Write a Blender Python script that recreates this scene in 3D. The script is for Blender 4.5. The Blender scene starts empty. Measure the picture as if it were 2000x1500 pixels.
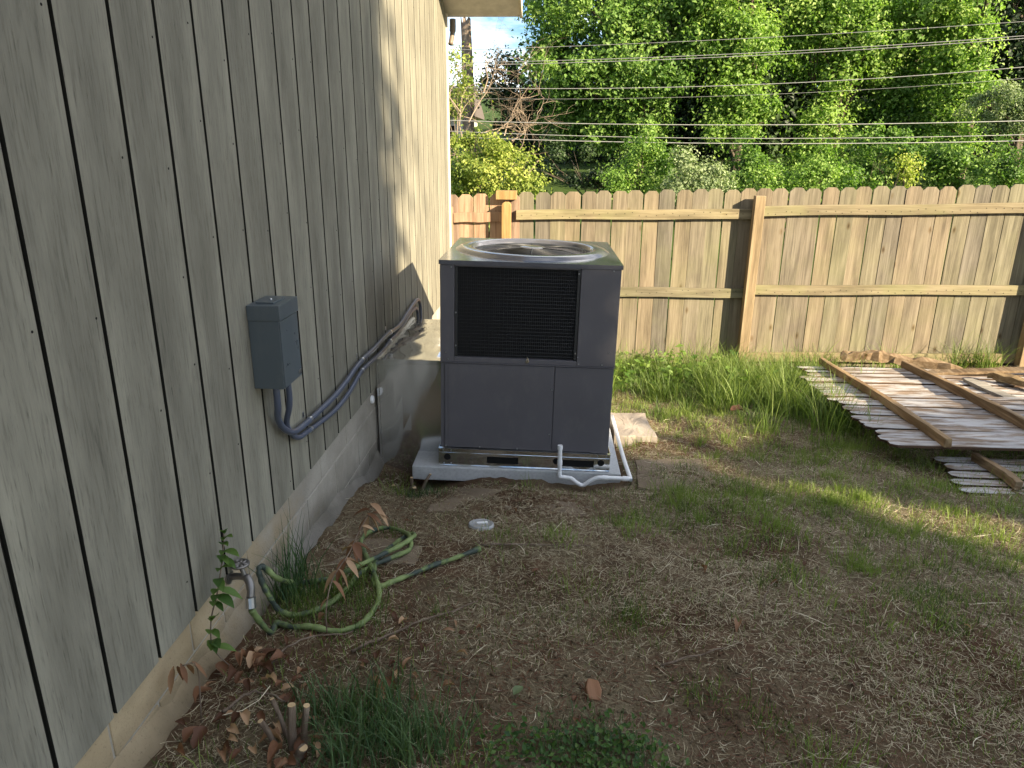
import bpy, bmesh, math, random
import numpy as np
from mathutils import Vector, Matrix

rng = np.random.default_rng(7)
random.seed(7)
scene = bpy.context.scene
COL = scene.collection

# ------------------------------------------------------------------ camera
FPX, PITCH, YAW, ROLL, CAMH = 1420.0, math.radians(17.84), math.radians(-3.72), math.radians(0.41), 1.65
_f = np.array([math.sin(YAW)*math.cos(PITCH), math.cos(YAW)*math.cos(PITCH), -math.sin(PITCH)])
_r = np.array([math.cos(YAW), -math.sin(YAW), 0.0])
_d = np.cross(_f, _r)
RIGHT = math.cos(ROLL)*_r - math.sin(ROLL)*_d
DOWN = math.cos(ROLL)*_d + math.sin(ROLL)*_r
CPOS = np.array([0, 0, CAMH])
cam_data = bpy.data.cameras.new('camera')
cam_data.sensor_fit = 'HORIZONTAL'; cam_data.sensor_width = 36.0
cam_data.lens = 36.0*FPX/2000.0
cam_data.clip_start = 0.05; cam_data.clip_end = 3000
cam = bpy.data.objects.new('camera', cam_data); COL.objects.link(cam)
cam.matrix_world = Matrix(((RIGHT[0], -DOWN[0], -_f[0], 0), (RIGHT[1], -DOWN[1], -_f[1], 0),
                           (RIGHT[2], -DOWN[2], -_f[2], CAMH), (0, 0, 0, 1)))
scene.camera = cam
def at(u, v, y):
    """point of the place at forward distance y that is seen in direction (u, v)"""
    d = RIGHT*(u-1000)/FPX + DOWN*(v-750)/FPX + _f
    return CPOS + d*(y/d[1])

# ------------------------------------------------------------------ sky, sun, exposure
SUN_EL, SUN_AZ = math.radians(23.0), math.radians(130.0)    # azimuth clockwise from +Y
TOSUN = Vector((math.sin(SUN_AZ)*math.cos(SUN_EL), math.cos(SUN_AZ)*math.cos(SUN_EL), math.sin(SUN_EL)))
world = bpy.data.worlds.new('World'); scene.world = world; world.use_nodes = True
wn, wl = world.node_tree.nodes, world.node_tree.links
wn.clear()
w_out = wn.new('ShaderNodeOutputWorld'); w_bg = wn.new('ShaderNodeBackground')
sky = wn.new('ShaderNodeTexSky'); sky.sky_type = 'NISHITA'; sky.sun_disc = False
sky.sun_elevation = SUN_EL; sky.sun_rotation = SUN_AZ
sky.altitude = 200; sky.air_density = 1.0; sky.dust_density = 0.4; sky.ozone_density = 3.0
w_tc = wn.new('ShaderNodeTexCoord'); w_map = wn.new('ShaderNodeMapping')
w_map.inputs['Scale'].default_value = (1.0, 1.0, 3.2); w_map.inputs['Location'].default_value = (5.44, 5.63, 0.33)
w_noise = wn.new('ShaderNodeTexNoise'); w_noise.inputs['Scale'].default_value = 2.3
w_noise.inputs['Detail'].default_value = 7; w_noise.inputs['Roughness'].default_value = 0.6
w_ramp = wn.new('ShaderNodeValToRGB')
w_ramp.color_ramp.elements[0].position = 0.46; w_ramp.color_ramp.elements[1].position = 0.66
w_mix = wn.new('ShaderNodeMixRGB'); w_mix.inputs['Color2'].default_value = (7.9, 7.75, 7.6, 1)  # cloud white, raised; clouds out of view are added as neutral fill light
w_mul = wn.new('ShaderNodeMath'); w_mul.operation = 'MULTIPLY'; w_mul.inputs[1].default_value = 0.9
wl.new(w_tc.outputs['Generated'], w_map.inputs['Vector']); wl.new(w_map.outputs[0], w_noise.inputs['Vector'])
wl.new(w_noise.outputs['Fac'], w_ramp.inputs['Fac']); wl.new(w_ramp.outputs['Color'], w_mul.inputs[0])
w_hs = wn.new('ShaderNodeHueSaturation'); w_hs.inputs['Saturation'].default_value = 1.15; w_hs.inputs['Value'].default_value = 0.37
wl.new(sky.outputs[0], w_hs.inputs['Color'])
wl.new(w_mul.outputs[0], w_mix.inputs['Fac']); wl.new(w_hs.outputs[0], w_mix.inputs['Color1'])
wl.new(w_mix.outputs[0], w_bg.inputs['Color'])
w_bg.inputs['Strength'].default_value = 0.135
wl.new(w_bg.outputs[0], w_out.inputs['Surface'])
sun_d = bpy.data.lights.new('sun', 'SUN'); sun_d.energy = 5.0; sun_d.angle = math.radians(0.55)
sun_d.color = (1.0, 0.83, 0.58)
sun = bpy.data.objects.new('sun', sun_d); COL.objects.link(sun)
sun.rotation_euler = TOSUN.to_track_quat('Z', 'Y').to_euler(); sun.location = (8, -6, 9)
scene.view_settings.view_transform = 'Standard'; scene.view_settings.look = 'None'
scene.view_settings.exposure = 1.92; scene.view_settings.gamma = 1.0
scene.view_settings.use_curve_mapping = False

# ------------------------------------------------------------------ helpers
def tag(o, label=None, cat=None, group=None, kind=None):
    if label: o['label'] = label
    if cat: o['category'] = cat
    if group: o['group'] = group
    if kind: o['kind'] = kind
    return o

def empty(name, loc, label=None, cat=None, group=None, rot=None):
    o = bpy.data.objects.new(name, None); COL.objects.link(o)
    o.location = loc; o.empty_display_size = 0.1
    if rot is not None: o.rotation_euler = rot
    return tag(o, label, cat, group)

def link(name, me, mat, parent=None, loc=(0, 0, 0), rot=None, bevel=0, smooth=False, seg=2):
    o = bpy.data.objects.new(name, me); COL.objects.link(o)
    if mat is not None and len(me.materials) == 0: me.materials.append(mat)
    o.location = loc
    if rot is not None: o.rotation_euler = rot
    if parent is not None: o.parent = parent
    if smooth:
        me.polygons.foreach_set('use_smooth', np.ones(len(me.polygons), bool))
    if bevel:
        b = o.modifiers.new('bevel', 'BEVEL'); b.width = bevel; b.segments = seg
        b.limit_method = 'ANGLE'; b.angle_limit = math.radians(40)
    return o

class MB:
    def __init__(self, org=(0, 0, 0)):
        self.v = []; self.f = []; self.o = np.array(org, float)
    def add(self, vs, fs):
        n = len(self.v)
        self.v += [tuple(np.asarray(p, float)-self.o) for p in vs]
        self.f += [tuple(i+n for i in f) for f in fs]
        return self
    def box(self, a, b, M=None):
        x0, y0, z0 = a; x1, y1, z1 = b
        vs = [(x0, y0, z0), (x1, y0, z0), (x1, y1, z0), (x0, y1, z0), (x0, y0, z1), (x1, y0, z1), (x1, y1, z1), (x0, y1, z1)]
        if M is not None: vs = [tuple(M @ Vector(p)) for p in vs]
        return self.add(vs, [(0, 3, 2, 1), (4, 5, 6, 7), (0, 1, 5, 4), (1, 2, 6, 5), (2, 3, 7, 6), (3, 0, 4, 7)])
    def prism(self, poly, axis, a, b):
        """poly: 2D outline, extruded along axis (0,1,2) from a to b"""
        n = len(poly)
        def mk(p, t):
            q = list(p); q.insert(axis, t); return tuple(q)
        vs = [mk(p, a) for p in poly]+[mk(p, b) for p in poly]
        fs = [tuple(range(n))[::-1], tuple(range(n, 2*n))]+[(i, (i+1) % n, n+(i+1) % n, n+i) for i in range(n)]
        return self.add(vs, fs)
    def tube(self, pts, r, n=8, cap=True):
        P = [np.asarray(p, float) for p in pts]; m = len(P)
        rs = r if hasattr(r, '__len__') else [r]*m
        t0 = P[1]-P[0]; t0 = t0/np.linalg.norm(t0)
        a = np.array([0, 0, 1.0]) if abs(t0[2]) < .9 else np.array([1.0, 0, 0])
        u = np.cross(t0, a); u /= np.linalg.norm(u)
        vs = []
        for i in range(m):
            t = P[min(i+1, m-1)]-P[max(i-1, 0)]; t = t/(np.linalg.norm(t)+1e-12)
            u = u-t*np.dot(u, t); u /= np.linalg.norm(u)+1e-12; w = np.cross(t, u)
            for k in range(n):
                c = 2*math.pi*k/n
                vs.append(P[i]+rs[i]*(math.cos(c)*u+math.sin(c)*w))
        fs = [(i*n+k, i*n+(k+1) % n, (i+1)*n+(k+1) % n, (i+1)*n+k) for i in range(m-1) for k in range(n)]
        if cap: fs += [tuple(range(n))[::-1], tuple((m-1)*n+k for k in range(n))]
        return self.add(vs, fs)
    def lathe(self, prof, c, n=48, axis=2):
        vs = []; m = len(prof)
        for r, z in prof:
            for k in range(n):
                a = 2*math.pi*k/n; q = [r*math.cos(a), r*math.sin(a)]; q.insert(axis, z)
                vs.append(np.array(q)+np.asarray(c, float))
        fs = [(i*n+k, i*n+(k+1) % n, (i+1)*n+(k+1) % n, (i+1)*n+k) for i in range(m-1) for k in range(n)]
        return self.add(vs, fs)
    def mesh(self, name):
        me = bpy.data.meshes.new(name); me.from_pydata(self.v, [], self.f); me.validate(); me.update()
        return me
    def build(self, name, mat, parent=None, loc=(0, 0, 0), **k):
        return link(name, self.mesh(name), mat, parent, loc, **k)

def catmull(pts, k=8):
    P = [np.asarray(p, float) for p in pts]; P = [2*P[0]-P[1]]+P+[2*P[-1]-P[-2]]
    out = []
    for i in range(1, len(P)-2):
        for j in range(k):
            t = j/k
            out.append(.5*((2*P[i])+(-P[i-1]+P[i+1])*t+(2*P[i-1]-5*P[i]+4*P[i+1]-P[i+2])*t*t+(-P[i-1]+3*P[i]-3*P[i+1]+P[i+2])*t**3))
    out.append(P[-2]); return out

def fast_mesh(name, co, tris, tint=None):
    me = bpy.data.meshes.new(name)
    nv, nt = len(co), len(tris)
    me.vertices.add(nv); me.vertices.foreach_set('co', np.asarray(co, np.float32).ravel())
    me.loops.add(nt*3); me.loops.foreach_set('vertex_index', np.asarray(tris, np.int32).ravel())
    me.polygons.add(nt); me.polygons.foreach_set('loop_start', np.arange(0, nt*3, 3, dtype=np.int32))
    try: me.polygons.foreach_set('loop_total', np.full(nt, 3, np.int32))
    except Exception: pass
    if tint is not None:
        at_ = me.attributes.new('tint', 'FLOAT', 'POINT'); at_.data.foreach_set('value', np.asarray(tint, np.float32))
    me.update(); me.validate()
    return me

def unit_rows(a): return a/(np.linalg.norm(a, axis=1, keepdims=True)+1e-9)

def leaf_mesh(name, P, N, size, tint, aspect=.62, fold=.18):
    n = len(P)
    A = unit_rows(np.cross(N, rng.normal(size=(n, 3)))); B = np.cross(N, A)
    L = size[:, None]; w = L*aspect*.5
    co = np.empty((n, 4, 3))
    co[:, 0] = P-A*L*.5; co[:, 2] = P+A*L*.5
    co[:, 1] = P-A*L*.06+B*w+N*L*fold; co[:, 3] = P-A*L*.06-B*w+N*L*fold
    idx = (np.arange(n)*4)[:, None]
    tr = np.concatenate([idx+np.array([[0, 1, 2]]), idx+np.array([[0, 2, 3]])], 1).reshape(-1, 3)
    return fast_mesh(name, co.reshape(-1, 3), tr, np.repeat(tint, 4))

def cloud(clumps, size, twig=.16, per=14, upb=.45, outb=.5):
    """clumps: (cx,cy,cz, rx,ry,rz, n). leaves gathered on boughs spread through the outer part of each ellipsoid"""
    Ps, Ns, Ts = [], [], []
    for (cx, cy, cz, rx, ry, rz, n) in clumps:
        k = max(2, int(n/(per*7))); C = np.array([cx, cy, cz]); Rr = np.array([rx, ry, rz])
        d = unit_rows(rng.normal(size=(k, 3))); rad = (.35+.72*rng.random(k)**.7)
        tc = d*rad[:, None]*Rr
        w = rng.random(k)+.25; ti = rng.choice(k, n, p=w/w.sum())
        sg = twig*(.55+.9*rng.random(k))
        dirn = unit_rows(rng.normal(size=(n, 3))); rr = rng.random(n)**.5*1.9
        off = dirn*rr[:, None]*sg[ti][:, None]*np.array([1, 1, .8])
        off[:, 2] -= .25*twig*rr*rng.random(n)
        stray = rng.random(n) < .12
        off[stray] *= 1.9
        P = C+tc[ti]+off
        N = unit_rows(rng.normal(size=(n, 3))*.6+np.array([0, 0, upb])+dirn*outb*1.3+d[ti]*.25)
        Ps.append(P); Ns.append(N)
        Ts.append(np.clip(rng.normal(.5, .17, k)[ti]+rng.normal(0, .14, n), 0, 1))
    P, N, T = np.concatenate(Ps), np.concatenate(Ns), np.concatenate(Ts)
    return P, N, size*(.6+.8*rng.random(len(P))), T

def vnoise(x, y, s, seed):
    r = np.random.default_rng(seed).random((256, 256))
    X, Y = x*s+1000.37, y*s+1000.11
    i, j = np.floor(X).astype(int), np.floor(Y).astype(int); fx, fy = X-i, Y-j
    fx = fx*fx*(3-2*fx); fy = fy*fy*(3-2*fy)
    a = r[i % 256, j % 256]; b = r[(i+1) % 256, j % 256]; c = r[i % 256, (j+1) % 256]; d = r[(i+1) % 256, (j+1) % 256]
    return (a*(1-fx)+b*fx)*(1-fy)+(c*(1-fx)+d*fx)*fy

def sstep(a, b, x):
    t = np.clip((x-a)/(b-a), 0, 1); return t*t*(3-2*t)

def ground_z(x, y, bumps=True):
    x = np.asarray(x, float); y = np.asarray(y, float)
    yy = np.clip(y, -2, 7.2)
    z = .13-.1*(yy-1.4)+.045*np.clip(x, 0, 6)*np.clip((yy-1.5)/4, 0, 1)
    z = z+1.55*sstep(8.0, 17.0, y)+np.clip(y-17, 0, 60)*.10
    if bumps:
        near = 1-sstep(8, 12, np.abs(x)+np.abs(y-3))
        b = (vnoise(x, y, 2.1, 1)-.5)*.05+(vnoise(x, y, 6.3, 2)-.5)*.022+(vnoise(x, y, 19, 3)-.5)*.011+(vnoise(x, y, 47, 4)-.5)*.006
        z = z+(b*1.25+(vnoise(x, y, 95, 5)-.5)*.004)*near
        # dug-out hollow beside the duct, mound against the foundation
        z = z-.07*np.exp(-((x+.82)**2/.05+(y-3.75)**2/.12))*near
        z = z-.055*np.exp(-((x-.14)**2/.03+(y-3.66)**2/.012))*near
        z = z+.02*np.exp(-((x+1.0)/.12)**2)*near
    return z

# ------------------------------------------------------------------ materials
class NT:
    def __init__(self, name):
        self.m = bpy.data.materials.new(name); self.m.use_nodes = True
        self.n, self.l = self.m.node_tree.nodes, self.m.node_tree.links
        self.b = self.n['Principled BSDF']; self.out = self.n['Material Output']
        self.b.inputs['Specular IOR Level'].default_value = .35
    def node(self, t, **k):
        x = self.n.new(t)
        for a, v in k.items(): setattr(x, a, v)
        return x
    def coords(self, scale=(1, 1, 1), kind='Object', rand=0, rot=(0, 0, 0)):
        tc = self.node('ShaderNodeTexCoord'); mp = self.node('ShaderNodeMapping')
        mp.inputs['Scale'].default_value = scale; mp.inputs['Rotation'].default_value = rot
        self.l.new(tc.outputs[kind], mp.inputs['Vector'])
        if rand:
            oi = self.node('ShaderNodeObjectInfo'); mu = self.node('ShaderNodeMath', operation='MULTIPLY')
            mu.inputs[1].default_value = rand; self.l.new(oi.outputs['Random'], mu.inputs[0])
            self.l.new(mu.outputs[0], mp.inputs['Location'])
        return mp.outputs[0]
    def noise(self, vec, scale, detail=5, rough=.55, dist=0):
        t = self.node('ShaderNodeTexNoise'); t.inputs['Scale'].default_value = scale
        t.inputs['Detail'].default_value = detail; t.inputs['Roughness'].default_value = rough
        t.inputs['Distortion'].default_value = dist
        self.l.new(vec, t.inputs['Vector']); return t.outputs['Fac']
    def ramp(self, fac, stops):
        r = self.node('ShaderNodeValToRGB'); e = r.color_ramp.elements
        while len(e) > 1: e.remove(e[-1])
        for i, (p, c) in enumerate(stops):
            k = e[0] if i == 0 else e.new(p)
            k.position = p; k.color = (c[0], c[1], c[2], 1) if hasattr(c, '__len__') else (c, c, c, 1)
        self.l.new(fac, r.inputs['Fac']); return r.outputs['Color']
    def mix(self, fac, a, b, mode='MIX'):
        x = self.node('ShaderNodeMixRGB', blend_type=mode)
        for s, v in (('Fac', fac), ('Color1', a), ('Color2', b)):
            if hasattr(v, 'is_linked') or hasattr(v, 'links'): self.l.new(v, x.inputs[s])
            elif s == 'Fac': x.inputs[s].default_value = v
            else: x.inputs[s].default_value = (v[0], v[1], v[2], 1)
        return x.outputs[0]
    def math(self, op, a, b=0):
        x = self.node('ShaderNodeMath', operation=op)
        for i, v in enumerate((a, b)):
            if hasattr(v, 'links'): self.l.new(v, x.inputs[i])
            else: x.inputs[i].default_value = v
        return x.outputs[0]
    def rand(self): return self.node('ShaderNodeObjectInfo').outputs['Random']
    def attr(self, name='tint'):
        a = self.node('ShaderNodeAttribute'); a.attribute_name = name; return a.outputs['Fac']
    def set(self, **k):
        for a, v in k.items():
            s = self.b.inputs[a.replace('_', ' ')]
            if hasattr(v, 'links'): self.l.new(v, s)
            elif hasattr(v, '__len__'): s.default_value = (*v, 1) if len(v) == 3 else v
            else: s.default_value = v
        return self
    def bump(self, h, strength=.3, dist=.01):
        b = self.node('ShaderNodeBump'); b.inputs['Strength'].default_value = strength; b.inputs['Distance'].default_value = dist
        self.l.new(h, b.inputs['Height']); self.l.new(b.outputs[0], self.b.inputs['Normal']); return self

def m_simple(name, col, rough=.5, metal=0, spec=.35, bump=0, bscale=60, var=.12):
    t = NT(name); v = t.coords()
    n = t.noise(v, bscale*.25, 5)
    c = t.ramp(n, [(.3, [x*(1-var) for x in col]), (.7, [min(1, x*(1+var)) for x in col])])
    t.set(Base_Color=c, Roughness=t.math('ADD', t.math('MULTIPLY', n, .16), rough-.08), Metallic=metal, Specular_IOR_Level=spec)
    if bump: t.bump(t.noise(v, bscale, 6), bump, .004)
    return t.m

def m_siding():
    t = NT('painted_siding'); v = t.coords((1, 1, 1), rand=37)
    g = t.coords((1, 130, 8), rand=37); g2 = t.coords((1, 260, 16), rand=21)
    grain = t.noise(g, 1.0, 6, .65, .4); fine = t.noise(g2, 1.0, 4, .6)
    blotch = t.noise(t.coords((1, 5, 1.3), rand=11), 1.6, 5, .6)
    base = t.ramp(blotch, [(.3, (.19, .181, .145)), (.5, (.243, .232, .186)), (.72, (.30, .288, .23))])
    dark = t.ramp(grain, [(.34, .62), (.46, .9), (.58, 1.0)])
    c = t.mix(.8, base, dark, 'MULTIPLY')
    # worn middle, cleaner paint next to the grooves (board is 0.193 wide about its origin)
    tc = t.node('ShaderNodeTexCoord'); sx = t.node('ShaderNodeSeparateXYZ'); t.l.new(tc.outputs['Object'], sx.inputs[0])
    e = t.math('ABSOLUTE', sx.outputs['Y']); e = t.math('ADD', e, t.math('MULTIPLY', t.math('SUBTRACT', blotch, .5), .1))
    wear = t.ramp(e, [(.03, .84), (.09, 1.05)])
    c = t.mix(.75, c, wear, 'MULTIPLY')
    rnd = t.ramp(t.rand(), [(0, .9), (1, 1.06)]); c = t.mix(1, c, rnd, 'MULTIPLY')
    crack = t.ramp(fine, [(.31, 0.0), (.38, 1.0)]); c = t.mix(.38, c, crack, 'MULTIPLY')
    t.set(Base_Color=c, Roughness=.75, Specular_IOR_Level=.2)
    h = t.math('ADD', t.math('MULTIPLY', grain, .8), t.math('MULTIPLY', crack, .5))
    t.bump(h, .55, .004); return t.m

def m_wood(name, c0, c1, c2, axis=2, wid=30, green=.0, knot=True, rough=.8, dark=.62):
    t = NT(name); s = [wid, wid, wid]; s[axis] = 1.5
    vec = t.coords(tuple(s), rand=53); grain = t.noise(vec, 1.0, 6, .6, 1.2)
    sb_ = [11, 11, 11]; sb_[axis] = 1.7
    blot = t.noise(t.coords(tuple(sb_), rand=31), 1.1, 5, .62)
    c = t.ramp(grain, [(.28, c0), (.5, c1), (.72, c2)])
    c = t.mix(1, c, t.ramp(blot, [(.32, dark), (.55, 1.0), (.75, 1.1)]), 'MULTIPLY')
    rc = t.ramp(t.rand(), [(0, (.72, .73, .78)), (.25, (1.0, .97, .93)), (.5, (1.06, .97, .88)), (.7, (.88, .92, .84)), (.85, (1.0, .92, .85)), (1, (.78, .79, .82))])
    c = t.mix(1, c, rc, 'MULTIPLY')
    if knot:
        vo = t.node('ShaderNodeTexVoronoi'); vo.inputs['Scale'].default_value = 1.0
        s2 = [6.5, 6.5, 6.5]; s2[axis] = 3.0
        t.l.new(t.coords(tuple(s2), rand=17), vo.inputs['Vector'])
        kn = t.ramp(vo.outputs['Distance'], [(.03, (.25, .16, .09)), (.07, (.7, .6, .48)), (.13, (1, 1, 1))])
        c = t.mix(.85, c, kn, 'MULTIPLY')
    if green:
        gm = t.ramp(t.noise(t.coords((2, 2, 2), rand=71), 1.3, 4), [(.45, 0.), (.7, 1.)])
        c = t.mix(t.math('MULTIPLY', gm, green), c, (.22, .23, .10))
    t.set(Base_Color=c, Roughness=rough, Specular_IOR_Level=.15); t.bump(grain, .5, .003); return t.m

def m_oldpaint():
    t = NT('peeling_white_paint'); vec = t.coords((2.2, 26, 26), rand=41)
    grain = t.noise(vec, 1.0, 6, .6, .8); peel = t.noise(t.coords((3.0, 14, 14), rand=13), 1.3, 7, .66)
    wood = t.ramp(grain, [(.3, (.12, .088, .065)), (.6, (.25, .19, .14))])
    paint = t.ramp(grain, [(.3, (.24, .23, .225)), (.6, (.46, .45, .44))])
    pm = t.ramp(peel, [(.43, 0.), (.56, 1.)])
    t.set(Base_Color=t.mix(pm, wood, paint), Roughness=.8, Specular_IOR_Level=.15)
    t.bump(t.math('ADD', grain, t.math('MULTIPLY', pm, .6)), .6, .003); return t.m

def m_metal_paint(name, col, rough, var=.08, coat=.0):
    t = NT(name); v = t.coords(); n = t.noise(v, 3.5, 5)
    c = t.ramp(n, [(.3, [x*(1-var) for x in col]), (.7, [x*(1+var) for x in col])])
    dust = t.ramp(t.noise(t.coords((1, 1, .5)), 9, 7, .7), [(.5, 0.), (.8, .16)])
    c = t.mix(dust, c, (.30, .28, .25))
    t.set(Base_Color=c, Roughness=t.math('ADD', t.math('MULTIPLY', t.noise(v, 12, 6), .14), rough-.07), Specular_IOR_Level=.5)
    t.b.inputs['Coat Weight'].default_value = coat; t.b.inputs['Coat Roughness'].default_value = .12
    t.bump(t.noise(v, 2.2, 2), .05, .02); return t.m

def m_galv():
    t = NT('galvanised_steel'); v = t.coords()
    n = t.noise(v, 2.6, 4); s = t.noise(t.coords((1, 1, 7)), 26, 5)
    c = t.ramp(n, [(.3, (.64, .65, .645)), (.7, (.82, .83, .825))])
    t.set(Base_Color=c, Metallic=.95, Roughness=t.math('ADD', t.math('MULTIPLY', n, .16), .05)); t.bump(t.noise(t.coords((1.4, 1.4, .4)), 3.0, 1), .7, .03); return t.m

def m_leaf(name, dark, mid, light, trans=.35, rough=.5):
    t = NT(name); a = t.attr()
    c = t.ramp(a, [(.15, dark), (.5, mid), (.85, light)])
    t.set(Base_Color=c, Roughness=rough, Specular_IOR_Level=.3)
    tr = t.node('ShaderNodeBsdfTranslucent'); t.l.new(t.mix(1, c, (1.15, 1.35, .6), 'MULTIPLY'), tr.inputs['Color'])
    ms = t.node('ShaderNodeMixShader'); ms.inputs[0].default_value = trans
    t.l.new(t.b.outputs[0], ms.inputs[1]); t.l.new(tr.outputs[0], ms.inputs[2]); t.l.new(ms.outputs[0], t.out.inputs['Surface'])
    return t.m

def m_bark(name, c0, c1):
    t = NT(name); v = t.coords((9, 9, 1.6)); n = t.noise(v, 2.2, 7, .65, .6)
    t.set(Base_Color=t.ramp(n, [(.35, c0), (.65, c1)]), Roughness=.9, Specular_IOR_Level=.1); t.bump(n, .9, .03); return t.m

def m_soil():
    t = NT('bare_soil_and_thatch'); v = t.coords()
    big = t.noise(v, .85, 5, .6); mid = t.noise(v, 6, 6, .65); fine = t.noise(v, 130, 8, .75); red = t.noise(v, 1.3, 3)
    soil = t.ramp(mid, [(.3, (.055, .032, .019)), (.55, (.12, .068, .040)), (.78, (.19, .12, .073))])
    soil = t.mix(t.ramp(red, [(.5, 0.), (.68, .75)]), soil, (.125, .055, .030))
    thatch = t.ramp(fine, [(.3, (.09, .072, .044)), (.5, (.195, .16, .10)), (.7, (.33, .28, .185))])
    c = t.mix(t.ramp(big, [(.4, 0.1), (.56, .85)]), soil, thatch)
    sp = t.node('ShaderNodeSeparateXYZ'); t.l.new(v, sp.inputs[0])
    lawn = t.ramp(t.math('MULTIPLY', sp.outputs['Y'], .05), [(.38, 0.), (.42, 1.)])
    gcol = t.ramp(fine, [(.3, (.028, .052, .014)), (.7, (.065, .105, .028))])
    c = t.mix(lawn, c, gcol)
    t.set(Base_Color=c, Roughness=.95, Specular_IOR_Level=.08)
    t.bump(t.math('ADD', t.math('MULTIPLY', mid, .7), fine), .9, .015); return t.m

def m_concrete(name, c0, c1, scale=14, bump=.5, pit=True):
    t = NT(name); v = t.coords(rand=9); n = t.noise(v, scale*.22, 6, .62); f = t.noise(v, scale*7, 4, .7)
    c = t.ramp(n, [(.3, c0), (.7, c1)]); c = t.mix(.5, c, t.ramp(f, [(.3, .65), (.55, 1.05)]), 'MULTIPLY')
    t.set(Base_Color=c, Roughness=.9, Specular_IOR_Level=.15); t.bump(t.math('ADD', n, t.math('MULTIPLY', f, .6)), bump, .006); return t.m

def m_block():
    t = NT('painted_concrete_block'); v = t.coords(kind='Object')
    geo = t.node('ShaderNodeNewGeometry'); sp = t.node('ShaderNodeSeparateXYZ'); t.l.new(geo.outputs['Position'], sp.inputs[0])
    n = t.noise(geo.outputs['Position'], 3.2, 6, .6); f = t.noise(geo.outputs['Position'], 130, 4, .7)
    tan = t.ramp(n, [(.3, (.35, .27, .165)), (.7, (.47, .375, .24))]); grey = t.ramp(n, [(.3, (.235, .215, .18)), (.7, (.40, .37, .32))])
    k = t.math('ADD', t.math('MULTIPLY', sp.outputs['Y'], .25), t.math('MULTIPLY', n, .5))
    c = t.mix(t.ramp(k, [(.72, 0.), (.9, 1.)]), tan, grey)
    zz = t.math('ADD', sp.outputs['Z'], t.math('MULTIPLY', t.math('ADD', sp.outputs['Y'], t.math('MULTIPLY', n, 1.2)), .1))
    dirt = t.ramp(zz, [(.38, .42), (.5, 1.)])
    c = t.mix(.8, c, dirt, 'MULTIPLY'); c = t.mix(.6, c, t.ramp(f, [(.28, .35), (.42, 1.)]), 'MULTIPLY')
    t.set(Base_Color=c, Roughness=.85, Specular_IOR_Level=.15); t.bump(t.math('ADD', f, t.math('MULTIPLY', n, .5)), .55, .004); return t.m

def m_hose():
    t = NT('green_hose'); v = t.coords(); n = t.noise(v, 9, 4, .6, .5)
    c = t.ramp(n, [(.40, (.04, .055, .045)), (.48, (.12, .165, .058)), (.64, (.20, .26, .095))])
    t.set(Base_Color=c, Roughness=.6); t.bump(t.noise(v, 120, 3), .4, .003); return t.m

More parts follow.
